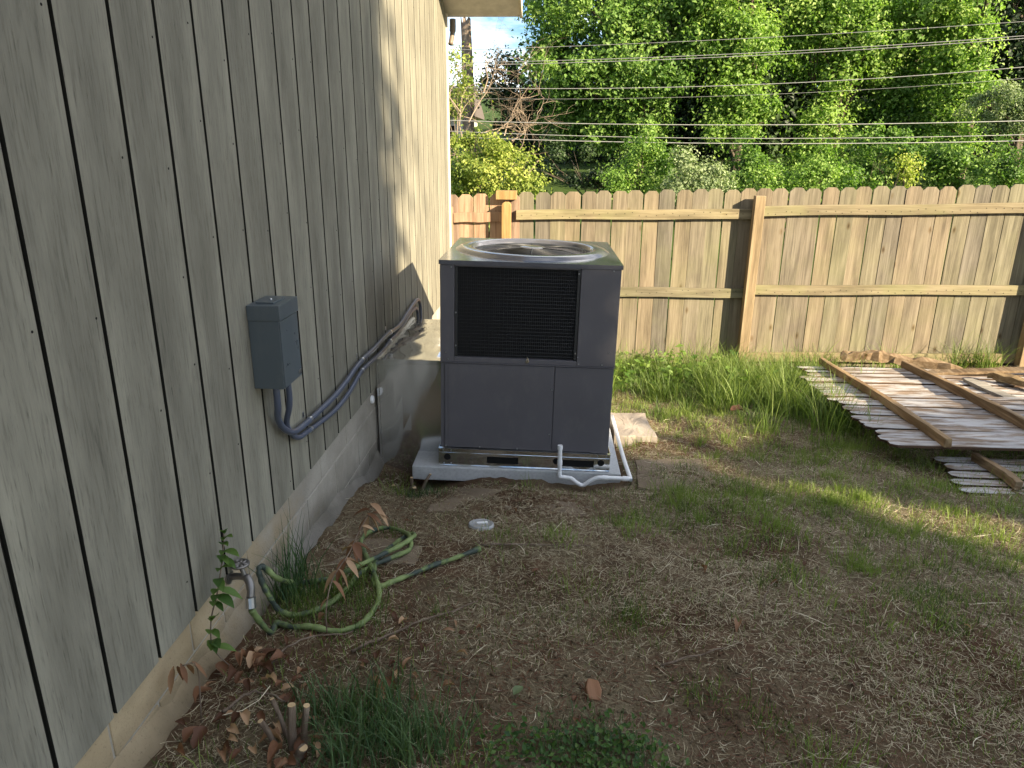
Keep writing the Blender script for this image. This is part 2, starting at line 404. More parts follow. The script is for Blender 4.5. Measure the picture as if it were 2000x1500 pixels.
M = dict(
    siding=m_siding(), groove=m_simple('shaded_dirty_groove', (.022, .022, .019), .9, spec=.05),  # near-black groove colour holds the grooves' shade as well as their dirt
    block=m_block(), mortar=m_concrete('mortar', (.30, .28, .24), (.42, .39, .33)),
    trim=m_simple('trim_paint', (.62, .56, .44), .6), soffit=m_simple('soffit_paint', (.66, .62, .55), .6),
    picket=m_wood('weathered_picket', (.105, .093, .073), (.178, .157, .12), (.245, .22, .172), 2, 55, green=.18, dark=.64),
    newwood=m_wood('reddish_picket', (.20, .13, .088), (.30, .215, .155), (.375, .285, .215), 2, 36),
    rail=m_wood('rail_wood', (.155, .132, .085), (.225, .196, .127), (.285, .255, .172), 0, 36, green=.35),
    post=m_wood('post_wood', (.17, .135, .09), (.25, .20, .132), (.32, .265, .185), 2, 36),
    orange=m_wood('orange_post_wood', (.27, .165, .068), (.36, .235, .10), (.43, .30, .145), 2, 30),
    unit=m_metal_paint('charcoal_unit_paint', (.098, .094, .106), .38), unit_top=m_metal_paint('charcoal_top_paint', (.09, .093, .11), .17, coat=.6),
    black=m_simple('black_coil', (.012, .012, .013), .6), wire=m_simple('black_wire', (.025, .026, .027), .4, spec=.5),
    galv=m_galv(), screw=m_simple('zinc_screw', (.42, .43, .45), .35, metal=1), dark=m_simple('dark_hole', (.004, .004, .004), .9),  # near-black; also puts the shade inside holes and slots into the colour
    box=m_metal_paint('grey_box_paint', (.078, .096, .108), .3), conduit=m_simple('grey_conduit', (.075, .09, .13), .34, spec=.55, var=.02),
    strap=m_simple('strap_steel', (.62, .64, .68), .3, metal=1), pvc=m_simple('white_pvc', (.78, .79, .80), .35, spec=.5, var=.04),
    pad=m_concrete('pad_concrete', (.36, .37, .375), (.52, .53, .535), 10, .3), stone=m_concrete('paving_stone', (.20, .165, .135), (.33, .29, .245), 12, .6),
    slab=m_concrete('brown_grey_slab', (.13, .10, .068), (.24, .19, .135), 14, .6),
    hose=m_hose(), brass=m_simple('tarnished_brass', (.20, .19, .18), .4, metal=.8), oldpaint=m_oldpaint(),
    oldwood=m_wood('old_stringer', (.13, .085, .048), (.24, .17, .10), (.35, .27, .175), 1, 22, rough=.85),
    oldedge=m_wood('old_board_edge', (.035, .022, .014), (.07, .045, .03), (.11, .075, .05), 0, 30, knot=False),
    greywood=m_wood('grey_old_board', (.17, .16, .15), (.27, .25, .235), (.36, .34, .32), 0, 26),
    soil=m_soil(), bark=m_bark('bark', (.045, .036, .028), (.13, .105, .08)), snag=m_bark('dead_trunk_bark', (.13, .10, .08), (.30, .24, .19)),
    deadtwig=m_bark('dead_twig_bark', (.17, .13, .095), (.33, .265, .2)),
    leaf_mid=m_leaf('leaf_mid', (.045, .10, .018), (.122, .225, .045), (.26, .38, .10), .42),
    leaf_light=m_leaf('leaf_light', (.075, .155, .024), (.175, .29, .056), (.315, .43, .12), .44),
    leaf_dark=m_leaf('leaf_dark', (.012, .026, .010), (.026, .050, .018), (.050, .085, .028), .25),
    leaf_yellow=m_leaf('leaf_yellow', (.11, .165, .03), (.24, .30, .06), (.40, .43, .11), .42),
    leaf_grey=m_leaf('leaf_grey', (.10, .145, .065), (.19, .25, .12), (.31, .37, .21), .35),
    grass=m_leaf('grass_blade', (.05, .088, .022), (.115, .175, .04), (.23, .29, .075), .38),
    grass_cool=m_leaf('dark_grass_blade', (.028, .060, .026), (.06, .115, .048), (.12, .185, .08), .32),
    straw=m_leaf('straw', (.22, .18, .105), (.42, .36, .24), (.66, .60, .45), .15, .7),
    deadleaf=m_leaf('dead_leaf', (.10, .045, .024), (.21, .10, .052), (.46, .30, .18), .2, .6),
    plant=m_leaf('plant_leaf', (.03, .075, .022), (.06, .125, .03), (.12, .20, .045), .35),
    cable=m_simple('power_cable', (.30, .30, .29), .45, metal=.3), lid=m_simple('clear_plastic_lid', (.35, .36, .36), .25, spec=.6),
    gutter=m_simple('brown_gutter', (.16, .13, .10), .5),
    roof=m_simple('shingle', (.12, .10, .09), .9), stick=m_bark('stick_bark', (.12, .085, .06), (.26, .205, .155)), chip=m_wood('orange_chip', (.15, .075, .042), (.24, .13, .075), (.32, .19, .12), 1, 30),
    cut=m_simple('cut_wood', (.50, .36, .2), .8),
)
WX = -1.038           # face of the siding

# ================================================================== THE SETTING
def axis_coords(lo, hi, step, far):
    d = list(np.arange(lo, hi, step)); k = step; a = hi
    while a < far: k *= 1.22; a += k; d.append(a)
    k = step; a = lo
    while a > -far: k *= 1.22; a -= k; d.insert(0, a)
    return np.array(d)
gx, gy = axis_coords(-1.25, 4.6, .021, 900), axis_coords(.9, 7.4, .021, 900)
GX, GY = np.meshgrid(gx, gy)
GZ = ground_z(GX, GY)
GZ = np.where(GY > 70, np.minimum(GZ, 7.0), GZ)
nx, ny = len(gx), len(gy)
ii = (np.arange(ny-1)[:, None]*nx+np.arange(nx-1)[None]).ravel()
tris = np.concatenate([np.stack([ii, ii+1, ii+nx+1], 1), np.stack([ii, ii+nx+1, ii+nx], 1)])
gm = fast_mesh('ground', np.stack([GX.ravel(), GY.ravel(), GZ.ravel()], 1), tris)
tag(link('ground', gm, M['soil'], smooth=True), 'sloping yard of bare soil, dry straw and patchy grass', kind='structure')

# ------------------------------------------------------------------ house
HO = np.array([-1.2, 3.0, -.4])
house = empty('house', HO, 'house side wall of grey-green vertical siding on a painted block foundation', 'house')
SB, ST = .347, 2.76
RIDGE, SL = 2.3, .42                       # ridge position and roof pitch: this is a gable end
def roof_z(y): return ST+SL*(6.9-max(y, 2*RIDGE-y))
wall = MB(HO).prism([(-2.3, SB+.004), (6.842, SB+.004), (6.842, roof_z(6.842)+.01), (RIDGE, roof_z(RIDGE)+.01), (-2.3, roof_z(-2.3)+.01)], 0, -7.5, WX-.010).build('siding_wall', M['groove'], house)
for i in range(-18, 27):
    yc = 1.355+(i+.5)*.2032; hw_ = .0945
    if i % 6 == 2: hw_ = .0938
    me_ = MB().prism([(-hw_, 0), (hw_, 0), (hw_, roof_z(yc+hw_)-SB), (-hw_, roof_z(yc-hw_)-SB)], 0, -.0098, 0).mesh('siding_board')
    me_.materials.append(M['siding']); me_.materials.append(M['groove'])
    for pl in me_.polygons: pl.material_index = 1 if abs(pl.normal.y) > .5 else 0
    link('siding_board', me_, None, wall, (WX-HO[0], yc-HO[1], SB-HO[2]+random.uniform(-.002, .002)))
nm = MB(HO)
for i in range(0, 24):
    yg = 1.355+i*.2032
    for z in np.arange(.42, 2.7, .31):
        zz = z+random.uniform(-.07, .07); yy = yg-.022+random.uniform(-.008, .008)
        if random.random() < .55:
            nm.lathe([(0.0001, .0006), (.0032, .0006), (.0032, -.001)], (WX, yy, zz), 7, 0)
tag(nm.build('nail_heads', M['dark'], wall), kind='stuff')
found = MB(HO).box((-7.4, -3.0, -.9), (WX-.021, 6.84, SB+.003)).build('foundation', M['mortar'], house)
for ci, (z0, z1) in enumerate([(.222, .345), (.018, .213), (-.186, .009), (-.39, -.195), (-.6, -.399)]):
    bm_ = MB().box((-.03, -.196, 0), (0, .196, z1-z0)).mesh('concrete_block')
    off = .2*(ci % 2)+.15
    for k in range(-5, 17):
        y = off+k*.401+.196
        if y > 6.66: continue
        link('concrete_block', bm_, M['block'], found, (WX-.017-HO[0]+random.uniform(-.0012, .0012), y-HO[1], z0-HO[2]), bevel=.004, seg=2)
MB(HO).box((WX-.03, 6.843, .3), (WX+.014, 6.868, ST)).build('corner_trim', M['trim'], house, bevel=.003)
def rake(x0, x1, dz0, dz1, ya=6.93):
    m = MB(HO)
    for y0_, y1_ in ((RIDGE, ya), (RIDGE, 2*RIDGE-ya)):
        vs = [(x, y, roof_z(y)+d) for y in (y0_, y1_) for (x, d) in ((x0, dz0), (x1, dz0), (x1, dz1), (x0, dz1))]
        m.add(vs, [(0, 1, 2, 3), (7, 6, 5, 4), (0, 4, 5, 1), (1, 5, 6, 2), (2, 6, 7, 3), (3, 7, 4, 0)])
    return m
rake(WX-.03, -.41, .012, .03).build('soffit', M['soffit'], house)
rake(-.4085, -.385, -.004, .17, 6.95).build('rake_board', M['trim'], house)
MB(HO).box((-7.4, 6.932, ST-.012), (-.4105, 6.955, ST+.16)).build('fascia', M['trim'], house, bevel=.003)
rake(-7.5, -.36, .172, .2, 7.0).build('roof', M['roof'], house)
MB(HO).tube(catmull([(-1.0, 7.0, 2.74), (-1.0, 6.995, 2.66), (-1.005, 6.98, 2.6), (-1.015, 6.95, 2.53)], 4), [.028]*6+[.022]*7, 10).build('downspout', M['gutter'], house, smooth=True)
# rough concrete footing that shows at the base of the wall
fy = np.arange(1.0, 4.0, .06); fv = []; ff = []
for k, y in enumerate(fy):
    zt = float(ground_z(WX, y))+.035+.03*math.sin(y*5)*math.sin(y*2.1)+random.uniform(-.008, .008)
    fv += [(WX-.02, y, zt+.03), (WX-.002+random.uniform(0, .008), y, zt), (WX+.02+random.uniform(0, .012), y, zt-.05), (WX+.035, y, zt-.2)]
    if k: a = 4*(k-1); ff += [(a+j, a+4+j, a+5+j, a+1+j) for j in range(3)]
MB(HO).add(fv, ff).build('footing', M['block'], house, smooth=True)
cap = MB(HO).lathe([(.0001, .012), (.02, .012), (.023, .008), (.023, -.02)], (WX-.015, 3.86, .29), 20, 0)
cap.build('pipe_cap', M['pvc'], house, smooth=False)

# ------------------------------------------------------------------ fence
FA = -.0276; FO = np.array([-.393, 6.9475, -.42]); PS = .143
def ftop(lx): return 1.262+.0265*(lx+.55)-FO[2]
fence = empty('board_fence', FO, 'long weathered wooden board fence with dog-ear pickets behind the unit', 'fence', rot=(0, 0, FA))
def picket_mesh(w, h, t, ear):
    p = [(-w/2, 0), (w/2, 0), (w/2, h-ear), (w/2-ear, h), (-w/2+ear, h), (-w/2, h-ear)]
    return MB().prism(p, 1, 0, t).mesh('picket')
pk = [picket_mesh(.1385+.001*k, 1.66, .016, .03+.003*k) for k in range(3)]
def lay_pickets(root, i0, i1, mat_name):
    for i in range(i0, i1):
        lx = (i+.5)*PS
        me = pk[(i*7) % 3]
        if mat_name != 'picket':
            me = me.copy(); me.materials.clear()
        o = link('picket', me, M[mat_name], root, (lx+random.uniform(-.0015, .0015), random.uniform(-.0, .005), ftop(lx)-1.66+random.uniform(-.008, .008)),
                 rot=(random.uniform(-.003, .003), random.uniform(-.006, .006), random.uniform(-.012, .012)), bevel=.0015, seg=1)
lay_pickets(fence, 0, 40, 'picket')
nh = MB()
for i in range(40):
    for dzz in (-.21, -.93, -1.575):
        for q in (-.04, .04):
            lx = (i+.5)*PS+q+random.uniform(-.01, .01); zc = ftop(lx)+dzz+random.uniform(-.02, .02)
            nh.lathe([(.0001, -.0412), (.0042, -.0412), (.0042, -.039)], (lx, 0, zc), 6, 1)
tag(nh.build('nail_heads', M['groove'], fence), kind='stuff')
def rail(root, x0, x1, dz, mat, h=.089, z_adj=(0, 0)):
    n = 9; vs = []; fs = []
    for k in range(n):
        x = x0+(x1-x0)*k/(n-1); z = ftop(x)+dz+.004*math.sin(k*1.3+dz*5)+z_adj[0]+(z_adj[1]-z_adj[0])*k/(n-1)
        vs += [(x, -.040, z-h), (x, -.002, z-h), (x, -.002, z), (x, -.040, z)]
        if k: a = 4*(k-1); fs += [(a+j, a+(j+1) % 4, a+4+(j+1) % 4, a+4+j) for j in range(4)]
    fs += [(3, 2, 1, 0), (4*n-4, 4*n-3, 4*n-2, 4*n-1)]
    return MB().add(vs, fs).build('rail', mat, root, bevel=.003, seg=1)
for dz in (-.165, -.885, -1.53):
    rail(fence, -.03, 2.165, dz, M['rail'], z_adj=(.01, -.012)); rail(fence, 2.168, 4.66, dz, M['rail'], z_adj=(.016, .012)); rail(fence, 4.663, 5.8, dz, M['rail'])
post_me = MB().prism([(-.045, -.045), (.045, -.045), (.045, .045), (-.045, .045)], 2, -.3, 1.655).mesh('post')
for lx, lean in ((2.145, .012), (4.66, .02)):
    link('post', post_me, M['post'], fence, (lx, -.087, ftop(lx)-1.71), rot=(0, lean*.4, 0), bevel=.004, seg=1)
newsec = empty('fence_section', FO+np.array([-.35, .01, 0]), 'short reddish newer fence section between the house corner and the orange post', 'fence', rot=(0, 0, FA))
for i in range(-5, 0):
    lx = (i+.5)*PS
    me = pk[i % 3].copy(); me.materials.clear()
    link('picket', me, M['newwood'], newsec, (lx+.35, random.uniform(0, .004), ftop(lx)-1.66+random.uniform(-.004, .004)-.008), rot=(0, random.uniform(-.004, .004), 0), bevel=.0015, seg=1)
for dz in (-.175, -.9, -1.53):
    o = rail(newsec, -.62, -.155, dz, M['newwood']); o.location.x = .35
MB().box((-.685+.35, -.05, 0), (-.625+.35, -.001, 1.56)).build('end_board', M['newwood'], newsec, bevel=.002)
orange_post = empty('fence_post', FO+np.array([-.115, -.09, 0]), 'slim orange-brown round-topped post behind the unit, at the join of the fence sections', 'post', rot=(0, 0, FA))
MB().prism([(-.042, 0), (.042, 0), (.042, 1.585), (.034, 1.606), (.016, 1.616), (-.016, 1.616), (-.034, 1.606), (-.042, 1.585)], 1, -.04, .04).build('shaft', M['orange'], orange_post, bevel=.004)
tag(MB((FO[0]-.12, FO[1]-.06, 1.235)).box((FO[0]-.215, FO[1]-.08, 1.215), (FO[0]-.025, FO[1]+.03, 1.293)).build('wood_block', M['orange'], loc=(FO[0]-.12, FO[1]-.06, 1.235), bevel=.003),
    'short sawn block lying across the fence top behind the orange post', 'wood block')

# ================================================================== PACKAGED AIR CONDITIONER
UO = np.array([-.645, 3.7464, -.0468]); UT, UY = .02, .025; UW, UD, UH = .94, 1.0, 1.155
ux = np.array([math.cos(UY)*math.cos(UT), math.sin(UY)*math.cos(UT), -math.sin(UT)]); uy = np.array([-math.sin(UY), math.cos(UY), 0]); uz = np.cross(ux, uy)
UROT = Matrix((ux, uy, uz)).transposed().to_euler()
unit = empty('air_conditioner', UO, 'tall charcoal packaged air conditioner with top fan and black coil, beside the house', 'air conditioner', rot=UROT)
def B(a, b, name, mat, par=unit, bevel=.002, seg=2, **k): return MB().box(a, b).build(name, M[mat], par, bevel=bevel, seg=seg, **k)
# lower cabinet
B((.014, .008, .106), (.934, UD-.004, .603), 'lower_cabinet', 'unit')
p1 = B((.022, -.001, .110), (.618, .0078, .598), 'access_panel', 'unit', bevel=.003)
MB().prism([(.044, .128), (.604, .128), (.604, .582), (.044, .582)], 1, -.0025, -.0008).build('raised_field', M['unit'], p1, bevel=.0012)
MB().prism([(.6215, .110), (.722, .111), (.732, .117), (.83, .115), (.842, .107), (.9365, .107), (.9365, .598), (.6215, .598)], 1, -.001, .0078).build('access_panel', M['unit'], unit, bevel=.0025)
B((.002, .002, .110), (.0195, .0078, .598), 'edge_strip', 'unit', bevel=.0015)
# upper cabinet
B((.002, .036, .6055), (.938, UD, 1.133), 'upper_cabinet', 'unit')
B((.0, -.004, .609), (.0755, .0355, 1.133), 'corner_panel', 'unit', bevel=.003)
B((.7335, -.004, .609), (.940, .0355, 1.133), 'control_panel', 'unit', bevel=.003)
B((.076, -.002, .609), (.733, .0355, .636), 'sill_strip', 'unit')
B((.076, .002, 1.122), (.733, .0355, 1.133), 'head_strip', 'unit')
B((-.002, -.008, .6035), (.9415, .004, .6085), 'seam_flange', 'unit', bevel=.0012)
B((.0765, .026, .637), (.7325, .0352, 1.1215), 'coil', 'black', bevel=0)
B((.078, .0005, .64), (.092, .012, 1.12), 'coil_frame', 'wire', bevel=.001)
B((.717, .0005, .64), (.731, .012, 1.12), 'coil_frame', 'wire', bevel=.001)
fin = MB()
for k in range(150):
    x = .093+k*(.716-.093)/149
    fin.box((x-.0009, .0185, .638), (x+.0009, .0258, 1.121))
tag(fin.build('coil_fins', M['black'], unit), kind='stuff')
wg = MB()
for k in range(25):
    z = .652+k*(1.105-.652)/24; wg.tube([(.092, .0105, z), (.717, .0105, z)], .0013, 5, False)
for k in range(58):
    x = .10+k*(.708-.10)/57; wg.tube([(x, .0125, .64), (x, .0125, 1.119)], .0008, 4, False)
tag(wg.build('wire_guard', M['wire'], unit), kind='stuff')
MB().prism([(.458, .622), (.469, .612), (.48, .622), (.469, .652)], 1, -.006, -.0022).build('guard_clip', M['galv'], unit, bevel=.001)
sm = MB()
for x, z in [(.03, .66), (.045, .625), (.745, .622), (.87, .622), (.905, .69), (.722, 1.105), (.084, .88), (.084, .7), (.724, .68), (.03, .117), (.22, .116), (.43, .115), (.61, .47), (.605, .21), (.06, 1.12), (.738, .66), (.9, 1.125)]:
    sm.lathe([(.0001, -.0085), (.0038, -.0085), (.0042, -.006), (.0042, .0)], (x, -.001 if z < .6 else -.003, z), 8, 1)
tag(sm.build('screws', M['screw'], unit), kind='stuff')
# top cover with a round opening
n = 96; cx, cy = .47, .50; x0, x1, y0, y1 = -.006, .947, -.009, UD+.006
inn, out, low = [], [], []
for k in range(n):
    a = 2*math.pi*(k+.5)/n; c, s = math.cos(a), math.sin(a)
    t = min(((x1-cx) if c > 0 else (x0-cx))/c if abs(c) > 1e-6 else 9, ((y1-cy) if s > 0 else (y0-cy))/s if abs(s) > 1e-6 else 9)
    inn.append((cx+.445*c, cy+.445*s, UH)); out.append((cx+t*c, cy+t*s, UH)); low.append((cx+t*c, cy+t*s, UH-.022))
# snap corners
for L in (out, low):
    for (X, Y) in ((x0, y0), (x1, y0), (x0, y1), (x1, y1)):
        j = min(range(n), key=lambda q: (L[q][0]-X)**2+(L[q][1]-Y)**2); L[j] = (X, Y, L[j][2])
top = MB().add(inn+out+low, [(k, n+k, n+(k+1) % n, (k+1) % n) for k in range(n)]+[(n+k, 2*n+k, 2*n+(k+1) % n, n+(k+1) % n) for k in range(n)])
tc = top.build('top_cover', M['unit_top'], unit)
MB().lathe([(.446, UH-.0005), (.437, UH+.003), (.424, UH+.013), (.405, UH+.0185), (.38, UH+.021), (.356, UH+.019), (.347, UH+.012), (.345, UH-.05), (.345, UH-.16)], (cx, cy, 0), 96).build('fan_shroud', M['unit_top'], unit, smooth=True)
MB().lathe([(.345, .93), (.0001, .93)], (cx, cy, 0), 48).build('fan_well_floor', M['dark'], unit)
gr = MB()
for k in range(17):
    r = .075+k*(.342-.075)/16
    pts = [(cx+r*math.cos(a), cy+r*math.sin(a), UH+.013-.02*(r/.345)**4) for a in np.linspace(0, 2*math.pi, 73)]
    gr.tube(pts, .0020, 5, False)
for k in range(6):
    a = math.pi/2+k*math.pi/3; gr.tube([(cx+.05*math.cos(a), cy+.05*math.sin(a), UH+.016), (cx+.2*math.cos(a), cy+.2*math.sin(a), UH+.014), (cx+.346*math.cos(a), cy+.346*math.sin(a), UH-.006)], .003, 6)
gr.build('fan_grille', M['wire'], unit, smooth=True)
MB().lathe([(.0001, UH+.021), (.055, UH+.021), (.072, UH+.017), (.074, UH+.009)], (cx, cy, 0), 32).build('grille_hub', M['unit_top'], unit, smooth=True)
MB().lathe([(.0001, 1.10), (.06, 1.10), (.065, 1.09), (.065, .95)], (cx, cy, 0), 24).build('fan_motor', M['black'], unit, smooth=True)
for k in range(3):
    b = MB(); a0 = 2*math.pi*k/3+.4; vs = []; fs = []
    for i in range(6):
        r = .06+i*.05
        for j in range(5):
            a = a0+j*.28*(1-.25*i/5); vs.append((cx+r*math.cos(a), cy+r*math.sin(a), 1.03+.035*(j/4)))
    for i in range(5):
        for j in range(4): q = i*5+j; fs.append((q, q+1, q+6, q+5))
    b.add(vs, fs).build('fan_blade', M['unit'], unit, smooth=True)
# galvanised base rail with fork slots
br = MB()
X = [-.009, .262, .438, .684, .862, .949]
for a, b_ in ((0, 1), (2, 3), (4, 5)): br.box((X[a], -.006, .0), (X[b_], -.002, .098))
for a, b_ in ((1, 2), (3, 4)): br.box((X[a], -.006, .0), (X[b_], -.002, .021)); br.box((X[a], -.006, .061), (X[b_], -.002, .098))
br.box((-.011, -.014, .0985), (.951, .012, .1045)); br.box((-.009, -.014, .0), (.949, -.0062, .004)); br.box((-.009, -.0092, .074), (.949, -.0062, .078))
rail_o = br.build('base_rail', M['galv'], unit)
B((-.008, .0, .001), (.948, UD, .098), 'base_pan', 'dark', bevel=0)
B((-.0115, -.001, .0), (-.0085, UD+.005, .1), 'base_rail', 'galv', bevel=0); B((.9485, -.001, .0), (.9515, UD+.005, .1), 'base_rail', 'galv', bevel=0)
for x in (.038, .652, .901): MB().lathe([(.0001, -.0068), (.0175, -.0068), (.019, -.0062)], (x, 0, .05), 20, 1).build('rigging_hole_shade', M['dark'], rail_o)  # proud black discs, the darkness of the holes is in their colour
rs = MB()
for x, z in [(.015, .09), (.06, .09), (.02, .012), (.06, .012), (.88, .09), (.93, .09), (.93, .012), (.87, .012)]: rs.lathe([(.0001, -.01), (.004, -.01), (.0045, -.006)], (x, 0, z), 8, 1)
tag(rs.build('rivets', M['screw'], rail_o), kind='stuff')
# pad, set in the same slightly tilted plane
pad = empty('concrete_pad', UO, 'pale concrete pad under the air conditioner', 'concrete pad', rot=UROT)
pv = [(-.158, -.03), (-.10, -.036), (.5, -.03), (1.015, -.028), (1.015, 1.12), (-.158, 1.12)]
MB().prism(pv, 2, -.085, -.002).build('slab', M['pad'], pad, bevel=.006)

# duct between the unit and the wall
DO = np.array([-.84, 4.4, -.25])
duct = empty('sheet_metal_duct', DO, 'shiny galvanised sheet metal duct box joining the unit to the house wall', 'duct')
dx0, dx1, dy0, dy1, dz0, dz1 = WX+.002, -.648, 3.93, 4.98, -.34, .508
def crossbreak(a, b, c, d, nrm, h, name):
    P = [np.array(p, float) for p in (a, b, c, d)]; N = np.array(nrm, float); n_ = 8; vs = []; fs = []
    for i in range(n_+1):
        for j in range(n_+1):
            s, t = i/n_, j/n_
            p = P[0]*(1-s)*(1-t)+P[1]*s*(1-t)+P[2]*s*t+P[3]*(1-s)*t
            k = 1-max(abs(2*s-1), abs(2*t-1)); vs.append(p+N*h*k)
    for i in range(n_):
        for j in range(n_): q = i*(n_+1)+j; fs.append((q, q+n_+1, q+n_+2, q+1))
    return MB(DO).add(vs, fs).build(name, M['galv'], duct)
crossbreak((dx0, dy0, dz0), (dx1, dy0, dz0), (dx1, dy0, dz1), (dx0, dy0, dz1), (0, -1, 0), .010, 'front_sheet')
crossbreak((dx0, dy0, dz1), (dx1, dy0, dz1), (dx1, dy1, dz1), (dx0, dy1, dz1), (0, 0, 1), .016, 'top_sheet')
crossbreak((dx1, dy1, dz0), (dx0, dy1, dz0), (dx0, dy1, dz1), (dx1, dy1, dz1), (0, 1, 0), .006, 'back_sheet')
MB(DO).box((dx0, dy0-.004, dz1-.024), (dx1, dy0-.001, dz1+.003)).build('seam_flange', M['galv'], duct, bevel=.0008)
MB(DO).box((dx0, dy0-.005, dz0), (dx0+.012, dy0-.001, dz1-.026)).build('wall_flange', M['galv'], duct, bevel=.0008)
MB(DO).box((dx1-.012, dy0-.005, dz0), (dx1, dy0-.001, dz1-.026)).build('unit_flange', M['galv'], duct, bevel=.0008)
sp = [(WX+.012+random.uniform(-.004, .006), y, dz1+.006+random.uniform(-.004, .01)) for y in np.linspace(dy0, dy1, 22)]
MB(DO).tube(catmull(sp, 3), [.012+random.uniform(-.004, .006) for _ in catmull(sp, 3)], 8).build('foam_sealant', M['trim'], duct, smooth=True)

# disconnect box
BO = np.array([WX+.001, 2.312, .862])
box = empty('disconnect_box', BO, 'grey metal electrical disconnect box mounted on the siding', 'electrical box')
MB().box((0, 0, 0), (.104, .170, .262)).build('body', M['box'], box, bevel=.002)
MB().prism([(.1042, .004), (.1085, .004), (.1085, .236), (.1042, .236)], 1, .003, .167).build('front_cover', M['box'], box, bevel=.0015)
lid = MB().box((-.0, -.004, .240), (.112, .174, .291)).build('top_hood', M['box'], box, bevel=.002)
MB().box((.02, .03, .2912), (.082, .135, .2965)).build('knockout_plate', M['box'], lid, bevel=.001)
MB().lathe([(.0001, .3015), (.004, .301), (.005, .2966)], (.052, .083, 0), 10).build('plate_screw', M['screw'], lid)
MB().box((.1086, .135, .018), (.1125, .155, .03)).build('latch', M['screw'], box, bevel=.001)

def pts_wall(L, x): return [(x, y, z) for y, z in L]
cA = [(-.992, 2.385, .875), (-.992, 2.385, .78)]+pts_wall([(2.42, .71), (2.48, .645), (2.57, .604), (2.71, .59), (2.87, .582), (3.09, .577), (3.28, .588), (3.43, .604), (3.58, .61), (3.83, .604), (4.14, .606), (4.43, .585), (4.68, .605), (4.92, .628), (5.06, .63), (5.15, .59), (5.17, .50), (5.17, .40)], WX+.028)
cB = [(-.975, 2.455, .875), (-.978, 2.46, .76)]+pts_wall([(2.50, .665), (2.545, .60), (2.61, .563), (2.70, .55), (2.86, .53), (3.04, .512), (3.20, .51), (3.37, .527), (3.48, .548), (3.60, .556), (3.84, .545), (4.04, .54), (4.22, .55), (4.52, .555), (4.79, .585), (4.98, .585), (5.06, .55), (5.08, .48), (5.08, .38)], WX+.026)
for P, r, lab in ((cA, .0122, 'upper grey flexible conduit running from the disconnect box along the siding'), (cB, .0110, 'lower grey flexible conduit running from the disconnect box along the siding')):
    o3 = np.array([WX+.03, 3.5, .55])
    C_ = catmull(P, 10)
    root = empty('electrical_conduit', o3, lab, 'conduit', 'conduits on the siding')
    MB(o3).tube(C_, r, 14).build('tube', M['conduit'], root, smooth=True)
    MB(o3).tube([C_[0], np.array(C_[0])-np.array([0, 0, .02])], r*1.35, 14).build('connector', M['conduit'], root, smooth=False)
    for ys in (2.735, 3.56, 4.2):
        k = min(range(len(C_)), key=lambda q: abs(C_[q][1]-ys)+(9 if C_[q][2] > .7 else 0))
        d = np.array(C_[k+1])-np.array(C_[k]); d /= np.linalg.norm(d); p = np.array(C_[k])
        s = MB(o3).tube([p-d*.008, p+d*.008], r+.0022, 14)
        s.box((WX+.0005, p[1]-.008, p[2]+r), (WX+.003, p[1]+.008, p[2]+r+.022)); s.build('strap', M['strap'], root)

# white drain pipe
PO = np.array([.35, 3.64, -.07])
drain = empty('drain_pipe', PO, 'white plastic condensate drain pipe with a trap on the pad corner', 'drain pipe')
path = [(0.0285, 3.690, -0.0577), (0.0346, 3.690, -0.0720), (0.0610, 3.690, -0.0750), (0.0915, 3.690, -0.0801), (0.1271, 3.690, -0.1075), (0.1586, 3.690, -0.1187), (0.1931, 3.690, -0.0943), (0.2287, 3.690, -0.0740), (0.2643, 3.690, -0.0689), (0.3761, 3.695, -0.0730), (0.4117, 3.700, -0.0750), (0.4188, 3.720, -0.0780), (.40, 4.0, -.066), (.385, 4.75, -.095)]
MB(PO).tube(catmull(path, 6), .0118, 14).build('pipe', M['pvc'], drain, smooth=True)
MB(PO).tube([(0.0285, 3.690, -0.0730), (0.0264, 3.690, 0.0998)], .0118, 14).build('vent_stub', M['pvc'], drain, smooth=False)
MB(PO).tube([(0.0264, 3.690, 0.0927), (0.0264, 3.690, 0.1151)], .0145, 14).build('vent_cap', M['pvc'], drain)
for z0, z1 in ((-.04, -.012), (.03, .055)): MB(PO).tube([(.0275, 3.69, z0-.03), (.027, 3.69, z1-.03)], .0138, 14).build('coupling', M['pvc'], drain)
MB(PO).tube([(0.2643, 3.692, -0.0694), (0.2948, 3.692, -0.0699)], .0138, 14).build('coupling', M['pvc'], drain)
MB(PO).tube([(0.3761, 3.695, -0.0730), (0.4066, 3.698, -0.0745)], .0145, 14).build('elbow', M['pvc'], drain)

